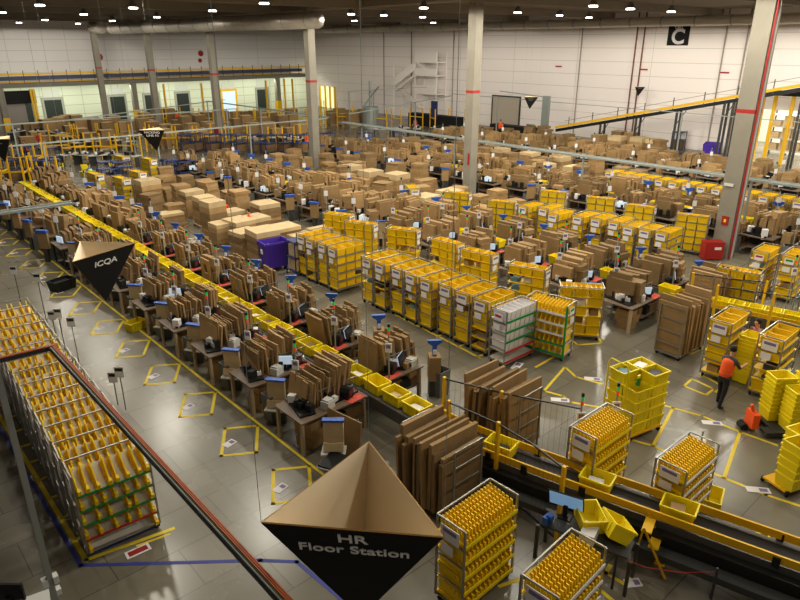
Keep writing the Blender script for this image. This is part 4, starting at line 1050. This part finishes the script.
put('wheel', MB().cyl((-1.25, -.12, .1), (-1.25, .12, .1), .1, 12).mesh('jack_wheel', rubber), t)
put('wheel', MB().cyl((.9, -.3, .06), (.9, -.42, .06), .06, 12).mesh('jack_wheel_small', rubber), t)
tote_pile(14.3, 3.1, -.35, 5, 'nested stack in the near floor bay', .2, .16); tote_pile(14.85, 3.25, -.35, 5, 'second nested stack in the near floor bay', .2, .16)
t = thing('tote_dolly', 'small yellow dolly under the nested totes in the near floor bay', 'dolly', (14.58, 3.18, 0), -.35)
put('deck', MB().bb(-.55, .55, -.28, .28, .11, .155).mesh('dolly_deck_black', yel_p), t)
for sx in (-.5, .5):
    for sy in (-.3, .3): put('caster', cast, t, (sx, sy, 0))
tote_pile(18.75, 5.92, 0, 11, 'nested stack between the two carts by the orange vest', .115, .02)
# ------------------------------------------------------------------ fence of yellow posts and dark wires
def fence(q, lab, h):
    t = thing('mesh_fence', lab, 'fence', (q[0][0], q[0][1], 0)); o = Vector((q[0][0], q[0][1], 0))
    for k, (x, y) in enumerate(q):
        if k % 2 == 0: put('post', MB().bb(-.035, .035, -.035, .035, 0, h).mesh('fence_post', yel_p), t, (x - o.x, y - o.y, 0))
    m = MB()
    for a, b in zip(q, q[1:]):
        a = Vector((a[0], a[1], 0)) - o; b = Vector((b[0], b[1], 0)) - o
        for z in (.2, h - .05): m.bar(a + Vector((0, 0, z)), b + Vector((0, 0, z)), .03)
    put('rails', m.mesh('fence_rails', black), t)
    m = MB()
    for a, b in zip(q, q[1:]):
        a = Vector((a[0], a[1], 0)) - o; b = Vector((b[0], b[1], 0)) - o
        n = int((b - a).length / .12)
        for i in range(1, n): p = a.lerp(b, i / n); m.bar(p + Vector((0, 0, .2)), p + Vector((0, 0, h - .05)), .003)
    put('mesh_wires', m.mesh('fence_wires', black), t)
fence([(9.95, 9.55), (10.2, 8.9), (10.45, 8.2), (11.2, 6.6)], 'black wire fence with yellow posts on the far side of the conveyor bend', 1.8)
fence([(9.12, 8.6), (9.2, 7.9), (9.26, 7.3), (9.2, 6.4), (9.0, 5.5)], 'black wire fence with yellow posts on the near side of the conveyor bend', 1.9)
fence([(20.9, 7.9), (21.2, 7.2), (21.5, 6.4), (21.9, 5.2), (22.2, 4.2)], 'black wire fence with yellow posts at the second conveyor bend', 1.9)
fence([(21.5, 9.0), (21.9, 8.0), (22.5, 7.0)], 'black wire fence with yellow posts beside the low cardboard trolley', 1.9)
# ------------------------------------------------------------------ work place under the conveyor
dk = at(600, 525, .85)
t = thing('work_desk', 'dark steel work desk under the railed conveyor', 'desk', (8.95, 4.85, 0), -1.31)
put('desk_top', MB().bb(-.8, .8, -.25, .25, .78, .82).mesh('desk_top', dsteel), t)
for sx in (-.85, .85):
    for sy in (-.26, .26): put('leg', MB().bb(sx - .03, sx + .03, sy - .03, sy + .03, 0, .78).mesh('desk_leg', dsteel), t)
t = thing('monitor', 'large blue lit monitor at the work desk under the conveyor', 'monitor', (8.95, 5.35, .82), .35)
put('screen', MB().box((-.02, 0, .42), (.02, .62, .36), ry=-.35).mesh('desk_screen', mat('screen_blue', rgb(120, 160, 200), .4, emit=.5)), t)
put('body', MB().box((.0, 0, .42), (.03, .66, .4), ry=-.35).box((.04, 0, .2), (.05, .08, .4)).box((.04, 0, .01), (.2, .25, .02)).mesh('desk_monitor', black), t)
single('yellow_tote', tote, 'tilted yellow tote on the work desk under the conveyor', 'tote', (9.2, 4.5, .86), .3, rot=(0.5, .2, .9))
single('yellow_tote', tote, 'yellow tote behind the tilted one at the work desk', 'tote', (9.15, 4.95, .83), .9)
single('label_printer', MB().bb(-.2, .2, -.13, .13, 0, .2).mesh('desk_printer', white), 'white printer on the work desk under the conveyor', 'printer', (8.85, 4.75, .82), .3)
single('tape_gun', MB().bb(-.1, .1, -.05, .05, 0, .16).bb(-.05, .05, -.1, .0, .1, .2).mesh('tape_gun', blue), 'blue tape gun beside the large blue monitor', 'tool', (8.62, 5.5, .82))
t = thing('step_ladder', 'yellow wheeled step under the railed conveyor', 'ladder', (9.9, 4.0, 0), .3)
m = MB()
for sx in (-.22, .22): m.bar((sx, -.3, .05), (sx, .2, 1.0), .035).bar((sx, .3, .05), (sx, .2, 1.0), .035)
put('frame', m.mesh('step_frame', yel_p), t)
for z, yy in ((.3, -.17), (.6, -.02), (.9, .14)): put('step', MB().bb(-.22, .22, yy - .08, yy + .1, z, z + .03).mesh('step_tread', yel_p), t)
put('wheel', MB().cyl((-.25, .3, .06), (-.2, .3, .06), .06).mesh('step_wheel', rubber), t); put('wheel', MB().cyl((.2, .3, .06), (.25, .3, .06), .06).mesh('step_wheel', rubber), t)
t = thing('chain_barrier', 'red and white chain barrier beside the yellow wheeled step', 'barrier', (8.9, 4.1, 0))
put('chain', MB().tube([(0, .1, .75), (.35, -.3, .55), (.75, -.75, .5), (1.1, -1.2, .62)], .006, 6).mesh('chain', red), t)
put('post', MB().cyl((0, .1, 0), (0, .1, .8), .025).mesh('chain_post', dsteel), t); put('post', MB().cyl((1.1, -1.2, 0), (1.1, -1.2, .7), .025).mesh('chain_post', dsteel), t)
lay_tote(11.15, 2.6, .42, .8, 'yellow tote on a stand near the lower picture edge under the conveyor', None, 2)
single('tote_stand', MB().bb(-.3, .3, -.25, .25, .36, .42).bb(-.28, -.24, -.22, -.18, 0, .36).bb(.24, .28, -.22, -.18, 0, .36).bb(-.28, -.24, .18, .22, 0, .36).bb(.24, .28, .18, .22, 0, .36).mesh('tote_stand', yel_p), 'yellow stand holding a tote under the conveyor', 'stand', (11.15, 2.6, 0), .8)
# signal poles at the right side
for k, (px, py, h, lab) in enumerate(((573, 482, 2.0, 'signal pole with red and green lamp at the conveyor behind a tote'), (607, 470, 2.0, 'signal pole with red and green lamp before the tote trolley'), (696, 468, 1.0, 'thin short sign pole standing in the floor bay'), (782, 322, 2.2, 'signal pole at the second conveyor beside the cart'), (790, 318, 2.4, 'taller signal pole at the second conveyor beside the cart'))):
    p = at(px, py, 0); t = thing('signal_pole', lab, 'pole', p, YAW)
    put('pole', MB().cyl((0, 0, 0), (0, 0, h), .022, 8).cyl((0, 0, 0), (0, 0, .03), .12, 10).mesh('signal_tube', galv), t)
    if k != 2:
        put('green_lamp', lamp_g, t, (0, 0, h - 2.23)); put('red_lamp', lamp_r, t, (0, 0, h - 2.23)); put('lamp_cap', lamp_b, t, (0, 0, h - 2.23)); put('card', card_me, t, (-.03, 0, h - 2.15))
# red equipment box at the pillar foot
t = thing('red_cabinet', 'red fire equipment box at the foot of the pillar with the red pipe', 'cabinet', (29.55, 11.75, 0), YAW)
put('box', MB().bb(-.25, .25, -.42, .42, .05, .85).mesh('red_box', red_paint), t); put('sign', MB().bb(-.26, -.25, -.3, .0, .5, .62).mesh('red_box_sign', white), t)
# corner work place, cut off by the frame
t = thing('corner_desk', 'small desk with screens cut off by the lower corner', 'desk', (.2, 9.75, 0), -.2)
put('desk_top', MB().bb(-.9, .9, -.4, .4, .82, .86).mesh('corner_top', whitep), t)
for sx in (-.8, .8): put('leg', MB().bb(sx - .03, sx + .03, -.3, .3, 0, .82).mesh('corner_leg', dsteel), t)
for k, (x, y, r_) in enumerate(((.62, 9.95, -2.3), (.25, 10.2, -2.2), (.55, 9.5, -2.4))):
    m = thing('monitor', ('black monitor on the corner desk, outermost', 'black monitor on the corner desk, at its back', 'black monitor on the corner desk, at its front')[k], 'monitor', (x, y, .86), r_)
    put('body', MB().box((0, 0, .32), (.04, .5, .32)).box((.04, 0, .12), (.05, .06, .24)).box((.04, 0, .01), (.2, .22, .02)).mesh('corner_monitor', blackm), m)
single('paper_sheet', MB().bb(-.15, .15, -.11, .11, 0, .005).mesh('paper_sheet', white), 'white paper sheet on the corner desk', 'paper', (.9, 9.5, .862), .3)
# black crate and yellow tote on the aisle floor
t = thing('black_crate', 'black plastic crate on the open aisle floor below the ICQA sign', 'crate', (*at(63, 289, 0).xy, 0), .35)
bc = tote_mesh('black_crate', .9, .6, .42, black); put('crate', bc, t); put('lining', MB().bb(-.36, .36, -.22, .22, .3, .32).mesh('crate_lining', blackm), t)
single('yellow_tote', tote, 'yellow tote on the open aisle floor beside a bench', 'tote', (*at(136, 329, 0).xy, 0), .3)
single('yellow_tote', tote, 'yellow tote on the floor beside the low cart by the conveyor', 'tote', (*at(709, 505, 0).xy, 0), .3)
# thin poles with small signs beside the corner carts
for k, (px, py, hh) in enumerate(((24, 316, 1.9), (48, 328, 2.0), (66, 352, 1.5), (79, 362, 1.5), (58, 345, 1.2), (126, 410, 1.3), (118, 405, 1.0))):
    p = at(px, py, 0); t = thing('sign_pole', 'thin pole with a small sign card beside the corner carts, %s from the far end' % ORD[k], 'pole', p, YAW)
    put('pole', MB().cyl((0, 0, 0), (0, 0, hh), .014, 6).mesh('thin_pole', dsteel), t); put('card', MB().bb(-.02, -.014, -.12, .12, hh - .3, hh).bb(-.024, -.019, -.1, .1, hh - .12, hh - .03, 1).mesh('thin_card', white, black), t)
# ------------------------------------------------------------------ cable trays overhead
def cable_tray(a, b, w, lab, cables=(), hang=(), rail=galv):
    a, b = Vector(a), Vector(b); c = (a + b) / 2
    t = thing('cable_tray', lab, 'cable tray', c); a -= c; b -= c
    d = (b - a).normalized(); n = Vector((-d.y, d.x, 0))
    put('tray_bed', MB().bar(a, b, w, .02).mesh('tray_bed', rail), t)
    for s in (-1, 1): put('side_rail', MB().bar(a + n * (s * w / 2) + Vector((0, 0, .02)), b + n * (s * w / 2) + Vector((0, 0, .02)), w * .06, min(w * .2, .1)).mesh('tray_rail', rail), t)
    for (off, r_, m_) in cables: put('cable', MB().cyl(a + n * off + Vector((0, 0, .03 + r_)), b + n * off + Vector((0, 0, .03 + r_)), r_, 6).mesh('tray_cable', m_), t)
    for f in hang:
        p = a.lerp(b, f)
        put('support_post', MB().bb(-.05, .05, -.05, .05, -c.z - p.z, 0).mesh('tray_post', galv), t, p)
    return t
or_c = mat('cable_orange', rgb(196, 96, 44), .6); gr_c = mat('cable_green', rgb(40, 110, 70), .6)
cab = [(-.038, .012, or_c), (-.020, .012, or_c), (-.002, .012, or_c), (.015, .007, gr_c), (.029, .007, whitep), (.042, .007, black)]
cab = [(-o * .72, r_ * .72, m_) for o, r_, m_ in cab]
cable_tray((1.485, 7.5, 6), (1.50, -1, 6), .07, 'near cable tray with orange and green cables over the open aisle', cab, rail=dsteel)
cable_tray((1.54, 7.55, 6), (-3, 7.9, 6), .085, 'cable tray branching off the near tray towards the corner carts', cab, rail=dsteel)
t = thing('strut_post', 'grey vertical strut post carrying the near cable tray', 'post', (.9, 7.42, 0))
put('strut', MB().bb(-.032, .032, -.032, .032, 0, 6.0).mesh('strut', mat('strut_grey', rgb(150, 152, 146), .5, .4)), t)
for s in (-1, 1): put('clamp', MB().bb(s * .06 - .03, s * .06 + .03, -.05, .05, 3.05, 3.15).mesh('strut_clamp', whitep), t)
put('clamp', MB().bb(.03, .09, -.03, .06, 2.85, 2.93).mesh('strut_clamp', whitep), t)
cable_tray(at(-20, 216.5, 5.2), at(73, 203, 5.2), .3, 'short pale tray beam over the far end of the open aisle')
cable_tray((32.8, 44, 3.2), (32.8, -2, 3.2), .5, 'long grey cable tray over the third conveyor', (), (.06, .28, .5, .7, .88))
cable_tray((8.6, 46.2, 3.3), (33, 46.2, 3.3), .3, 'grey cable tray across the far row ends', (), (.1, .4, .7, .95))
cable_tray((11, 58, 3.4), (31, 58, 3.4), .3, 'grey cable tray between the row ends and the dock', (), (.05, .5, .95))
cable_tray((14, 52, 4.0), (34, 66, 3.6), .25, 'slanting grey cable tray between the row ends and the dock')
cable_tray((33, 46, 3.4), (33, 68, 3.4), .3, 'grey cable tray running to the dock beyond the third pillar', (), (.5, 1))
cable_tray((46, 60, 4.2), (58, 60, 4.2), .2, 'thin tray before the escape stair', (), (0,))
cable_tray((40, 50, 3.6), (52, 62, 4.4), .2, 'thin slanting tray before the escape stair, farther one', (), (.6,))
cable_tray((36, 47, 3.4), (52, 50, 4.0), .2, 'thin slanting tray before the escape stair, nearer one', (), (.6,))
cable_tray((52, 50, 4.2), (52, 8, 4.0), .15, 'thin cable line above the eighth bench row', (), (.15, .6))
t = thing('steel_mast', 'grey steel mast at the foot of the rising conveyor', 'mast', (57, 41.5, 0)); put('mast', MB().bb(-.15, .15, -.4, .4, 0, 4.2).mesh('mast', galv), t); put('mast_arm', MB().bar((0, .4, 4.1), (-.2, 6, 4.4), .08).mesh('mast_arm', galv), t)
# ------------------------------------------------------------------ far hall: gaylord boxes, blue roll racks, yellow frames
rg = random.Random(21)
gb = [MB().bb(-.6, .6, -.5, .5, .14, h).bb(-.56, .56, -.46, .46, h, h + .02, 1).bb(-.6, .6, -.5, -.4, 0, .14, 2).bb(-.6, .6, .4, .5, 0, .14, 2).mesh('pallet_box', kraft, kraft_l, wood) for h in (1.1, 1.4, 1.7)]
n = 0
def grid_px(x0, x1, y0, y1, nx, ny, z=0):
    for j in range(ny):
        for i in range(nx):
            yield at(x0 + (x1 - x0) * i / max(nx - 1, 1) + rg.uniform(-3, 3), y0 + (y1 - y0) * j / max(ny - 1, 1) + rg.uniform(-1.5, 1.5), z)
for p in list(grid_px(60, 290, 124, 131, 26, 2)) + list(grid_px(155, 300, 139, 142, 13, 1)) + list(grid_px(330, 372, 121, 126, 6, 2)) + list(grid_px(30, 110, 135, 148, 9, 2)) + list(grid_px(165, 215, 147, 150, 6, 1)):
    if p.y > 83 or any(abs(p.x - c_[0]) < 1.3 and abs(p.y - c_[1]) < 1.3 for c_ in ((30.2, 58.6), (29.6, 73), (29, 84.3))): continue
    single('pallet_box', rg.choice(gb), 'tall brown pallet box before the dock doors, %s one' % ORD[n], 'pallet box', p, rg.uniform(-.1, .1), 'brown pallet boxes before the dock doors'); n += 1
br_ = MB()
for x in (-.6, .6):
    for y in (-.4, .4): br_.bb(x - .025, x + .025, y - .025, y + .025, 0, 1.7)
for z in (.2, .9, 1.6): br_.bb(-.6, .6, -.4, .4, z - .03, z + .03)
br_ = br_.mesh('blue_rack', dblue)
brk = MB().bb(-.55, .55, -.36, .36, .23, .82).mesh('rack_load', kraft_d)
n = 0
for p in list(grid_px(20, 52, 168, 182, 4, 2)) + list(grid_px(160, 188, 183, 190, 4, 1)) + list(grid_px(185, 300, 152, 158, 9, 1)) + list(grid_px(112, 125, 186, 192, 2, 2)) + list(grid_px(680, 720, 150, 153, 3, 1)) + list(grid_px(330, 400, 150, 152, 3, 1)):
    t = thing('blue_rack', 'blue roll rack in the far hall, %s along' % ORD[n], 'rack', p, rg.uniform(-.2, .2), 'blue roll racks of the far hall'); n += 1
    put('frame', br_, t)
    put('load', brk, t)
yf = MB()
for x in (-1, 1): yf.bb(x - .05, x + .05, -.05, .05, 0, 2.2)
yf.bb(-1, 1, -.05, .05, 1.1, 1.2)
yf = yf.mesh('guard_barrier', yel_p)
n = 0
for p in list(grid_px(5, 45, 172, 188, 4, 2)) + list(grid_px(60, 140, 148, 160, 6, 2)) + list(grid_px(150, 300, 128, 150, 9, 2)) + list(grid_px(325, 345, 118, 128, 2, 2)) + list(grid_px(380, 470, 128, 133, 6, 1)):
    single('guard_barrier', yf, 'yellow tube guard frame in the far hall, %s along' % ORD[n], 'guard frame', p, rg.uniform(0, 3), 'yellow guard frames of the far hall'); n += 1
yp = MB().bb(-.1, .1, -.1, .1, 0, 4.5).mesh('yellow_post', yel_p)
for k, (px, py) in enumerate(((37, 124), (40, 126), (168, 122), (205, 120), (268, 115), (286, 112), (294, 112))):
    p = at(px, py, 0); p *= min(1, 83 / p.y); p.x = min(p.x, 59); single('yellow_post', yp, 'tall yellow post under the mezzanine, %s from the dark office sign' % ORD[k], 'post', p)
tbl = MB().bb(-.9, .9, -.4, .4, .8, .86).bb(-.85, -.8, -.35, .35, 0, .8, 1).bb(.8, .85, -.35, .35, 0, .8, 1).mesh('far_table', whitep, dsteel)
n = 0
for p in list(grid_px(70, 130, 150, 165, 5, 2)) + list(grid_px(200, 300, 146, 148, 8, 1)) + list(grid_px(20, 100, 140, 146, 5, 1)) + list(grid_px(380, 470, 136, 140, 6, 1)) + list(grid_px(530, 560, 133, 136, 3, 1)):
    if p.x > 58 or any(abs(p.x - c_[0]) < 1.6 and abs(p.y - c_[1]) < 1.6 for c_ in ((30.4, 11.6), (30.4, 27.5), (30.2, 42.6), (30.2, 58.6), (29.6, 73))): continue
    single('far_table', tbl, 'pale work table in the far hall, %s along' % ORD[n], 'table', p, rg.uniform(0, 3), 'work tables of the far hall')
    single('packing_gear', gear[n % 4], 'dark gear on a pale work table in the far hall, %s along' % ORD[n], 'equipment', p + Vector((0, 0, .86)), rg.uniform(0, 3), 'gear on far work tables'); n += 1
n = 0
for p in list(grid_px(60, 110, 165, 172, 3, 2, .2)) + [at(110, 150, 1), at(165, 192, .5), at(195, 196, .5), at(225, 203, .5), at(208, 206, .5), at(247, 206, .5), at(338, 200, .5), at(352, 207, .6)]:
    single('yellow_tote', ntote, 'loose yellow tote lying in the middle of the hall, %s along' % ORD[n], 'tote', (p.x, p.y, 0), rg.uniform(0, 3)); n += 1
single('purple_bin', tote_mesh('purple_bin', 2.0, 1.2, 1.1, purple), 'low purple bin before the panelled wall near the black legs', 'bin', (*at(710, 156, 0).xy, 0), .3)
single('dark_sign', MB().bb(-2.4, 2.4, -.05, .05, -.7, .7).mesh('dark_sign', blackm), 'dark sign board on the office partition by the dock', 'sign', (18.0, 84.4, 3.6))
t = thing('machine_block', 'dark machinery with boxes at the foot of the rising conveyor', 'machine', (56, 43.5, 0))
put('body', MB().bb(-.6, .6, -3, 4, 0, 1.1).mesh('machine_body', blackm), t); put('panel', MB().bb(-.7, -.6, -2, -1, .6, 1.5).mesh('machine_panel', grey_p), t)
t = thing('machine_block', 'dark machinery under the escape stair', 'machine', (55.5, 56, 0)); put('body', MB().bb(-.6, .6, -4, 4, 0, 1.4).mesh('machine_body2', blackm), t); put('panel', MB().bb(-.7, -.6, -1, 0, 1.0, 3.0).mesh('machine_panel2', dblue), t)
t = thing('grey_silo', 'grey upright cylinder machine at the far corner', 'machine', (*at(371, 128, 0).xy, 0)); put('drum', MB().cyl((0, 0, 0), (0, 0, 2.4), .9, 16).mesh('silo', galv), t); put('pipe', MB().cyl((0, 0, 2.4), (0, 0, 5.2), .2, 10).mesh('silo_pipe', galv), t)
# carton heaps in front of wall C behind the eighth row
n = 0
for p in grid_px(600, 690, 140, 147, 7, 2):
    if p.x < 59: single('pallet_box', rg.choice(gb), 'brown pallet box before the rising conveyor, %s along' % ORD[n], 'pallet box', p, rg.uniform(-.2, .2), 'brown pallet boxes before the rising conveyor'); n += 1

# ------------------------------------------------------------------ people
def skinned(name, verts, edges, radii, mats_, faces_mat=None, sub=1, root=0):
    me = bpy.data.meshes.new(name); me.from_pydata(verts, edges, [])
    o = bpy.data.objects.new(name + '_tmp', me); C.objects.link(o)
    md = o.modifiers.new('skin', 'SKIN'); md.use_smooth_shade = True
    for i, r in enumerate(radii): me.skin_vertices[0].data[i].radius = (r, r) if not isinstance(r, tuple) else r
    me.skin_vertices[0].data[root].use_root = True
    if sub: s = o.modifiers.new('sub', 'SUBSURF'); s.levels = sub; s.render_levels = sub
    dg = bpy.context.evaluated_depsgraph_get()
    out = bpy.data.meshes.new_from_object(o.evaluated_get(dg))
    bpy.data.objects.remove(o); bpy.data.meshes.remove(me)
    out.name = name
    out.materials.clear()
    for m in mats_: out.materials.append(m)
    if faces_mat:
        for p in out.polygons: p.material_index = faces_mat(p.center)
    return out
def person(lab, x, y, face, top, legs=navy, vest=None, reach=.0, lean=.0, stride=.12, hairc=hair_m, detail=False, crouch=0.0, sc=1.0):
    """face: heading angle, figure looks along local +x"""
    t = thing('person', lab, 'person', (x, y, 0), face); t.scale = (sc,) * 3
    hz = .92 - crouch
    lx = lambda z: lean * max(0, z - hz)
    V, E, R = [], [], []
    def add(p, r, par=None):
        V.append(p); R.append(r)
        if par is not None: E.append((par, len(V) - 1))
        return len(V) - 1
    pel = add((0, 0, hz), (.15, .11))
    wa = add((lx(hz + .2), 0, hz + .2), (.14, .10), pel); ch = add((lx(hz + .42), 0, hz + .42), (.165, .115), wa)
    nb = add((lx(hz + .54), 0, hz + .54), .07, ch); nk = add((lx(hz + .6) + .01, 0, hz + .61), .055, nb)
    hd = add((lx(hz + .7) + .03, 0, hz + .70), (.078, .088), nk); tp = add((lx(hz + .78) + .02, 0, hz + .80), (.066, .074), hd)
    ns = add((lx(hz + .7) + .115, 0, hz + .70), .016, hd)
    for s in (-1, 1):
        hp = add((0, s * .09, hz - .06), .095, pel)
        kx = s * stride + crouch * .5; kn = add((kx * .6 + .03, s * .1, .48 - crouch * .25), .065, hp)
        an = add((kx - .06 if crouch == 0 else kx - .25, s * .1, .09), .045, kn); he = add(((kx if crouch == 0 else kx - .2) + .06, s * .105, .04), .042, an); add(((kx if crouch == 0 else kx - .2) + .15, s * .115, .035), .034, he)
        sh = add((lx(hz + .48), s * .17, hz + .49), .065, ch)
        if reach > 0:
            el = add((lx(hz + .3) + .18, s * .22, hz + .26), .045, sh); wr_ = add((lx(hz + .3) + .18 + reach, s * .17, hz + .24), .032, el)
            dirx, dirz = 1, 0
        else:
            el = add((lx(hz + .3) - .03, s * .24, hz + .20), .045, sh); wr_ = add((lx(hz) + .08, s * .25, hz - .03), .032, el)
            dirx, dirz = .3, -1
        hn = add((V[wr_][0] + .06 * dirx, V[wr_][1], V[wr_][2] + .06 * dirz), .034, wr_)
        if detail:
            for q, ln in enumerate((.055, .065, .062, .05)):
                f1 = add((V[hn][0] + .05 * dirx, V[hn][1] - .03 + .02 * q, V[hn][2] + .05 * dirz + .008), .009, hn); add((V[f1][0] + ln * .6 * dirx, V[f1][1], V[f1][2] - .03 + ln * .3 * dirz), .008, f1)
            add((V[hn][0] + .02 * dirx, V[hn][1] - s * .05, V[hn][2] + .02), .009, hn)
    wrist_z = V[-1][2]
    def fm(c):
        if c.z > hz + .585: return 0
        if c.z < .085: return 3
        if c.z < hz - .02 and abs(c.y) < .2: return 2
        if reach > 0:
            if c.x > lx(hz + .3) + .22: return 0
        elif c.z < hz + .12 and abs(c.y) > .2: return 0
        return 1
    put('body', skinned('person_body', V, E, R, [skin, top, legs, black], fm), t)
    hm = MB().sphere((lx(hz + .78) + .005, 0, hz + .78), .1, 12, 0, (1.02, .92, 1.0))
    hm.v = [(a - (.03 if a > .05 + lx(hz + .78) and c < hz + .8 else 0) * 1.5, b, max(c, hz + .70)) for a, b, c in hm.v]
    put('hair', smooth(hm.mesh('person_hair', hairc)), t)
    if detail:
        fx = lx(hz + .7) + .108
        f = MB().bb(fx - .01, fx + .002, -.04, -.02, hz + .725, hz + .735).bb(fx - .01, fx + .002, .02, .04, hz + .725, hz + .735).bb(fx - .012, fx, -.025, .025, hz + .64, hz + .648)
        put('face', f.mesh('person_face', hair_m), t)
        put('ears', MB().sphere((lx(hz + .7) + .02, .085, hz + .71), .028, 8, 0, (.7, .5, 1)).sphere((lx(hz + .7) + .02, -.085, hz + .71), .028, 8, 0, (.7, .5, 1)).mesh('person_ears', skin), t)
    if vest:
        vv_ = [(0, 0, hz - .05), (lx(hz + .2), 0, hz + .2), (lx(hz + .42), 0, hz + .42), (lx(hz + .5), 0, hz + .52)]
        put('vest', skinned('person_vest', vv_, [(0, 1), (1, 2), (2, 3)], [(.2, .2), (.185, .185), (.205, .2), (.175, .15)], [vest]), t)
        b = put('vest_band', skinned('person_band', [(lx(hz + .14), 0, hz + .12), (lx(hz + .14), 0, hz + .17)], [(0, 1)], [(.21, .21), (.205, .205)], [white]), t)
    return t
pk = mat('shirt_pink', rgb(190, 120, 130), .85); bl = mat('shirt_blue', rgb(50, 80, 160), .85)
person('person in an orange vest and dark trousers pushing a cart of yellow bins', 16.72, 5.72, -.12, tee, vest=orange, reach=.42, lean=.22, stride=.14, detail=True)
person('person in a pink shirt half hidden behind the cart of yellow bins', 19.3, 6.0, 2.6, pk, reach=.2)
ppl = [((93, 190), 'person in a lime vest carrying white paper at the row ends', bl, lime, 0), ((224, 217), 'person in an orange vest bending by a yellow tote among the pallets, farther one', orange, orange, .12), ((249, 228), 'person in an orange vest bending by a yellow tote among the pallets, nearer one', orange, orange, .12),
       ((308, 153), 'person in an orange top beside the third pillar', orange, orange, 0), ((28, 162), 'person in an orange vest beside the yellow bars at the hall corner', tee, orange, 0), ((178, 126), 'person in an orange vest standing high before the dock doors', orange, orange, 0), ((415, 134), 'person in an orange vest under the escape stair', tee, orange, 0), ((500, 137), 'person in an orange vest before the grey roller door', orange, orange, 0), ((14, 130), 'person in an orange top before the office partition', orange, orange, 0), ((42, 152), 'person in a dark red top among the far tables', red, None, 0)]
for (q, lab, tp_, vs_, cr) in ppl:
    p = at(q[0], q[1] - 13, 1.35) if 'bending' in lab else at(q[0], q[1], 0); person(lab, p.x, p.y, rg.uniform(0, 6), tp_, vest=vs_, crouch=cr)
